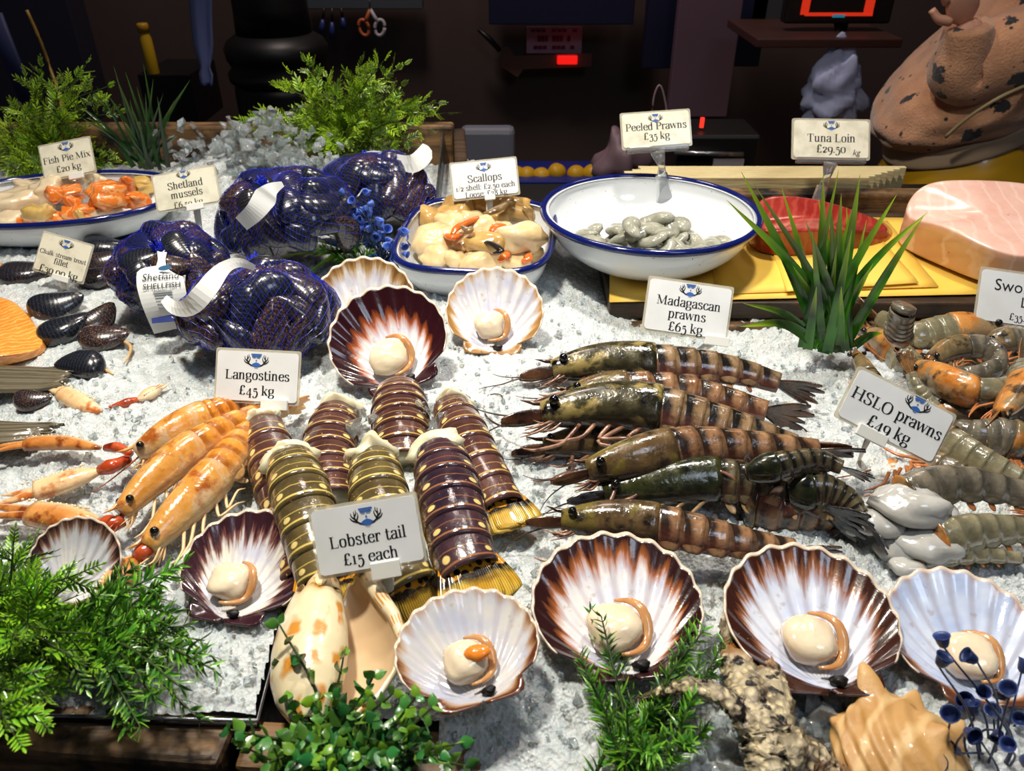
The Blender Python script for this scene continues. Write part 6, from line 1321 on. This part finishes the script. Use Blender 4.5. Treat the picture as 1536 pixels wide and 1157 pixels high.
# scale / card reader block
t = thing('weighing_scale', 'dark weighing scale with a steel bar behind the pale panels', 'scale', pxy(1060, 258, 1.7)); a = pxy(1010, 190, 1.72); b = pxy(1118, 262, 1.72); c = (a+b)/2
mb = MB(); mb.box(c, ((b[0]-a[0])/2, .07, (a[2]-b[2])/2)); mb.build('body', M['black'], t, smooth=False, mods=[BEV(.006)])
mb = MB(); k = mpp(c); mb.tube([pxy(1012, 229, 1.64), pxy(1115, 232, 1.64)], 3.4*k, 8); mb.build('bar', M['steel_bright'], t); mb = MB(); mb.box(pxy(1092, 247, 1.645), (22*k, .003, 8*k)); mb.build('label_plate', plain('label_plate', (150, 140, 148), .5), t, smooth=False)
mb = MB(); mb.box(pxy(1053, 184, 1.69), (2.6*k, .003, 7*k)); mb.build('red_lamp', plain('red_lamp', (220, 40, 30), .4, em=1.5, emc=(255, 50, 36)), t, smooth=False)
t = wbox(690, 194, 772, 300, 1.5, .04, 'grey_box', plain('slate_grey', (88, 88, 100), .5), 'slate grey box standing behind the scallops card', 'box', bev=.01)

# ---------------------------------------------------------------- person in the patterned fleece
g = G('patterned_fleece'); o = g.co(); d = g.vor(15, o, out=0); n = g.noise(26, 4, o); fz = g.noise(240, 3)
rays = g.m_('ADD', d, g.m_('MULTIPLY', g.noise(60, 4, o), .75)); c = g.mix(g.mr(n, .35, .65), (196, 140, 104), (220, 164, 124)); c = g.mix(g.mr(rays, .56, .60, 1, 0), c, (34, 32, 38)); c = g.mix(g.mr(g.vor(40, o), .10, .16, 1, 0), c, (40, 36, 42))
M['fleece'] = g.fin(c, .95, sheen=.6, nrm=g.bump(fz, .6, .004))
M['hem'] = plain('fleece_hem', (206, 176, 142), .9, sheen=.4); M['apron'] = G('yellow_apron').fin((196, 148, 20), .28, coat=.4); M['skin'] = G('skin').fin((214, 158, 134), .45, sss=.2, rad=.01); M['trouser'] = plain('dark_trousers', (24, 26, 32), .8); M['hair'] = plain('dark_hair', (40, 28, 22), .6)
def skin_fig(name, joints, edges, mat, parent, sub=2):
    me = bpy.data.meshes.new(name); me.from_pydata([tuple(j[0]) for j in joints], edges, []); o = bpy.data.objects.new(name, me); COL.objects.link(o); o.parent = parent; o.location = -Vector(WLOC[parent.name]); WLOC[o.name] = (0, 0, 0)
    o.modifiers.new('skin', 'SKIN'); me.skin_vertices[0].data[0].use_root = True
    for i, j in enumerate(joints):
        r = j[1]; me.skin_vertices[0].data[i].radius = (r, r) if np.ndim(r) == 0 else r
    s = o.modifiers.new('subsurf', 'SUBSURF'); s.levels = sub; s.render_levels = sub; me.materials.append(mat); return o
YP = 1.56
J = lambda u, v, dy=0.0: pxy(u, v, YP+dy)
hip = J(1480, 275); foot = -.94
t = thing('person', 'person in a tan fleece with dark flower pattern and yellow apron, bending over', 'person', (hip[0], hip[1], foot))
chest = J(1585, 60); neck = J(1620, -60); head = J(1600, -150, -.03)
jb = [(hip, (.10, .09)), ((hip+chest)/2, (.11, .10)), (chest, (.15, .12)), (neck, .05), (head, .085), (head+np.array([0, -.01, .07]), .075),
      (chest+np.array([-.07, -.16, .02]), .06), (J(1440, 112, -.12), .040), (J(1450, 60, -.138), .030), (J(1454, 26, -.147), .026),
      (chest+np.array([.05, .17, .0]), .06), (chest+np.array([.05, .22, -.26]), .042), (chest+np.array([-.10, .12, -.40]), .034),
      (hip+np.array([0, -.085, -.06]), .085), (hip+np.array([-.03, -.09, -.45]), .06), (np.array([hip[0], hip[1]-.09, foot+.06]), .045), (np.array([hip[0]-.12, hip[1]-.09, foot+.04]), .036),
      (hip+np.array([0, .085, -.06]), .085), (hip+np.array([-.03, .09, -.45]), .06), (np.array([hip[0], hip[1]+.09, foot+.06]), .045), (np.array([hip[0]-.12, hip[1]+.09, foot+.04]), .036)]
je = [(0, 1), (1, 2), (2, 3), (3, 4), (4, 5), (2, 6), (6, 7), (7, 8), (8, 9), (2, 10), (10, 11), (11, 12), (0, 13), (13, 14), (14, 15), (15, 16), (0, 17), (17, 18), (18, 19), (19, 20)]
skin_fig('body', jb, je, M['skin'], t)
# face and hair, fingers
hc = head+np.array([0, -.01, .03])
mb = MB(); mb.blob(hc+np.array([.025, .0, .035]), (.088, .092, .085), amp=.06, seed=3); mb.build('hair', M['hair'], t)
mb = MB(); mb.blob(hc+np.array([-.092, 0, -.012]), (.020, .013, .022), amp=.05); mb.blob(hc+np.array([-.080, 0, -.052]), (.012, .024, .006), amp=.05); [mb.blob(hc+np.array([-.076, s*.032, .012]), (.012, .012, .010), amp=0) for s in (-1, 1)]; mb.build('face', M['skin'], t)
def hand(o, d, up, s, name='hand'):
    d, up = nrm(d), nrm(up); sd = np.cross(d, up); mb = MB(); R = np.stack([d, sd, up], 1); mb.blob(o+d*.045*s, (.048*s, .040*s, .016*s), R, amp=.06, seed=2)
    for i, L in enumerate((.068, .078, .072, .056)):
        b = o+d*.082*s+sd*(i-1.5)*.020*s; mb.tube(spline([b-d*.012*s, b+d*L*.45*s+up*.004, b+d*L*.8*s-up*.010, b+d*L*.95*s-up*.028*s], 12), [.0100*s, .0094*s, .0088*s, .0070*s], 8)
    b = o+d*.025*s-sd*.038*s; mb.tube(spline([b, b-sd*.022*s+d*.022*s, b-sd*.026*s+d*.052*s-up*.006], 10), [.012*s, .0105*s, .008*s], 8); mb.build(name, M['skin'], t)
hand(J(1454, 30, -.147), J(1436, -14, -.155)-J(1454, 30, -.147), (-.3, -1, .2), .72); hand(chest+np.array([-.10, .12, -.40]), (-.6, 0, -.6), (0, 1, .2), .9)
# fleece jacket: bulging body of the garment, blousing over its hem
cs = [((1448, 178), .128, .12), ((1440, 168), .150, .14), ((1447, 142), .162, .155), ((1480, 94), .162, .16), ((1532, 42), .155, .155), ((1585, -13), .145, .15), ((1610, -58), .11, .12), ((1618, -80), .065, .07)]
rows = []; m = 48; ph = np.arange(m)*2*PI/m
ctr = np.array([J(*c[0]) for c in cs]); K = spline(ctr, 30); ra = np.interp(np.linspace(0, 1, 30), np.linspace(0, 1, len(cs)), [c[1] for c in cs]); rb = np.interp(np.linspace(0, 1, 30), np.linspace(0, 1, len(cs)), [c[2] for c in cs])
for i in range(30):
    X = np.array([math.cos(.36), 0, math.sin(.36)]); Y = np.array([0, 1, 0]); f = 1+.05*np.sin(ph*5+i*.8)*np.sin(i*.7)+.03*np.sin(ph*9-i)*math.exp(-i*.1)
    rows.append(K[i]+(np.cos(ph)*ra[i]*f)[:, None]*X+(np.sin(ph)*rb[i]*f)[:, None]*Y)
mb = MB(); mb.grid(np.array(rows), wrap=True, cap1=True); mb.build('fleece_jacket', M['fleece'], t, mods=[SOL(.006, 1), SUB(1)])
mb = MB(); rows = []
for z in (0, 1, 2, 3): rows.append(K[0]+np.cos(ph)[:, None]*(.146-.003*z)*X+np.sin(ph)[:, None]*(.134-.002*z)*Y-np.array([0, 0, .014*z-.004]))
mb.grid(np.array(rows), wrap=True); mb.build('jacket_hem', M['hem'], t, mods=[SOL(.006, 0), SUB(1)])
for nm, pts, r in (('sleeve', [chest+np.array([-.05, -.12, .02]), J(1500, 85, -.12), J(1440, 112, -.12), J(1448, 70, -.135), J(1454, 34, -.145)], [.085, .07, .055, .044, .036]), ('sleeve', [chest+np.array([.05, .13, .02]), chest+np.array([.05, .20, -.10]), chest+np.array([.05, .22, -.26]), chest+np.array([-.02, .17, -.33]), chest+np.array([-.08, .13, -.385])], [.085, .07, .06, .05, .042])):
    mb = MB(); mb.tube(spline(pts, 22), r, 18); mb.build(nm, M['fleece'], t, mods=[SUB(1)])
# apron over hips and legs, trousers
mb = MB(); a = np.linspace(1.6, 5.0, 24); rows = []
for z, r in ((J(1430, 196)[2], .120), (J(1430, 222)[2], .140), (J(1430, 300)[2], .178), (-.45, .20), (-.62, .21)): rows.append(np.stack([hip[0]-.055+np.cos(a)*r*(1+.03*np.sin(a*7)), hip[1]+np.sin(a)*r*1.0, np.full(24, z)], 1))
mb.grid(np.array(rows)); mb.build('apron', M['apron'], t, mods=[SOL(.002, 0), SUB(1)])
mb = MB(); P = [J(1418, 206, -.15), J(1450, 178, -.17), J(1500, 146, -.19), J(1560, 120, -.17)]; mb.tube(spline(P, 16), .0032, 6); mb.build('apron_cord', plain('cord', (170, 150, 110), .5), t)
for s in (-1, 1):
    mb = MB(); mb.tube(spline([hip+np.array([0, s*.075, .02]), hip+np.array([-.02, s*.09, -.25]), hip+np.array([-.03, s*.09, -.46]), np.array([hip[0], hip[1]+s*.09, foot+.07])], 18), [.115, .105, .082, .065], 16); mb.build('trouser_leg', M['trouser'], t)
    mb = MB(); mb.blob((hip[0]-.05, hip[1]+s*.09, foot+.045), (.13, .048, .045), amp=.05, seed=5); mb.build('shoe', M['black'], t)
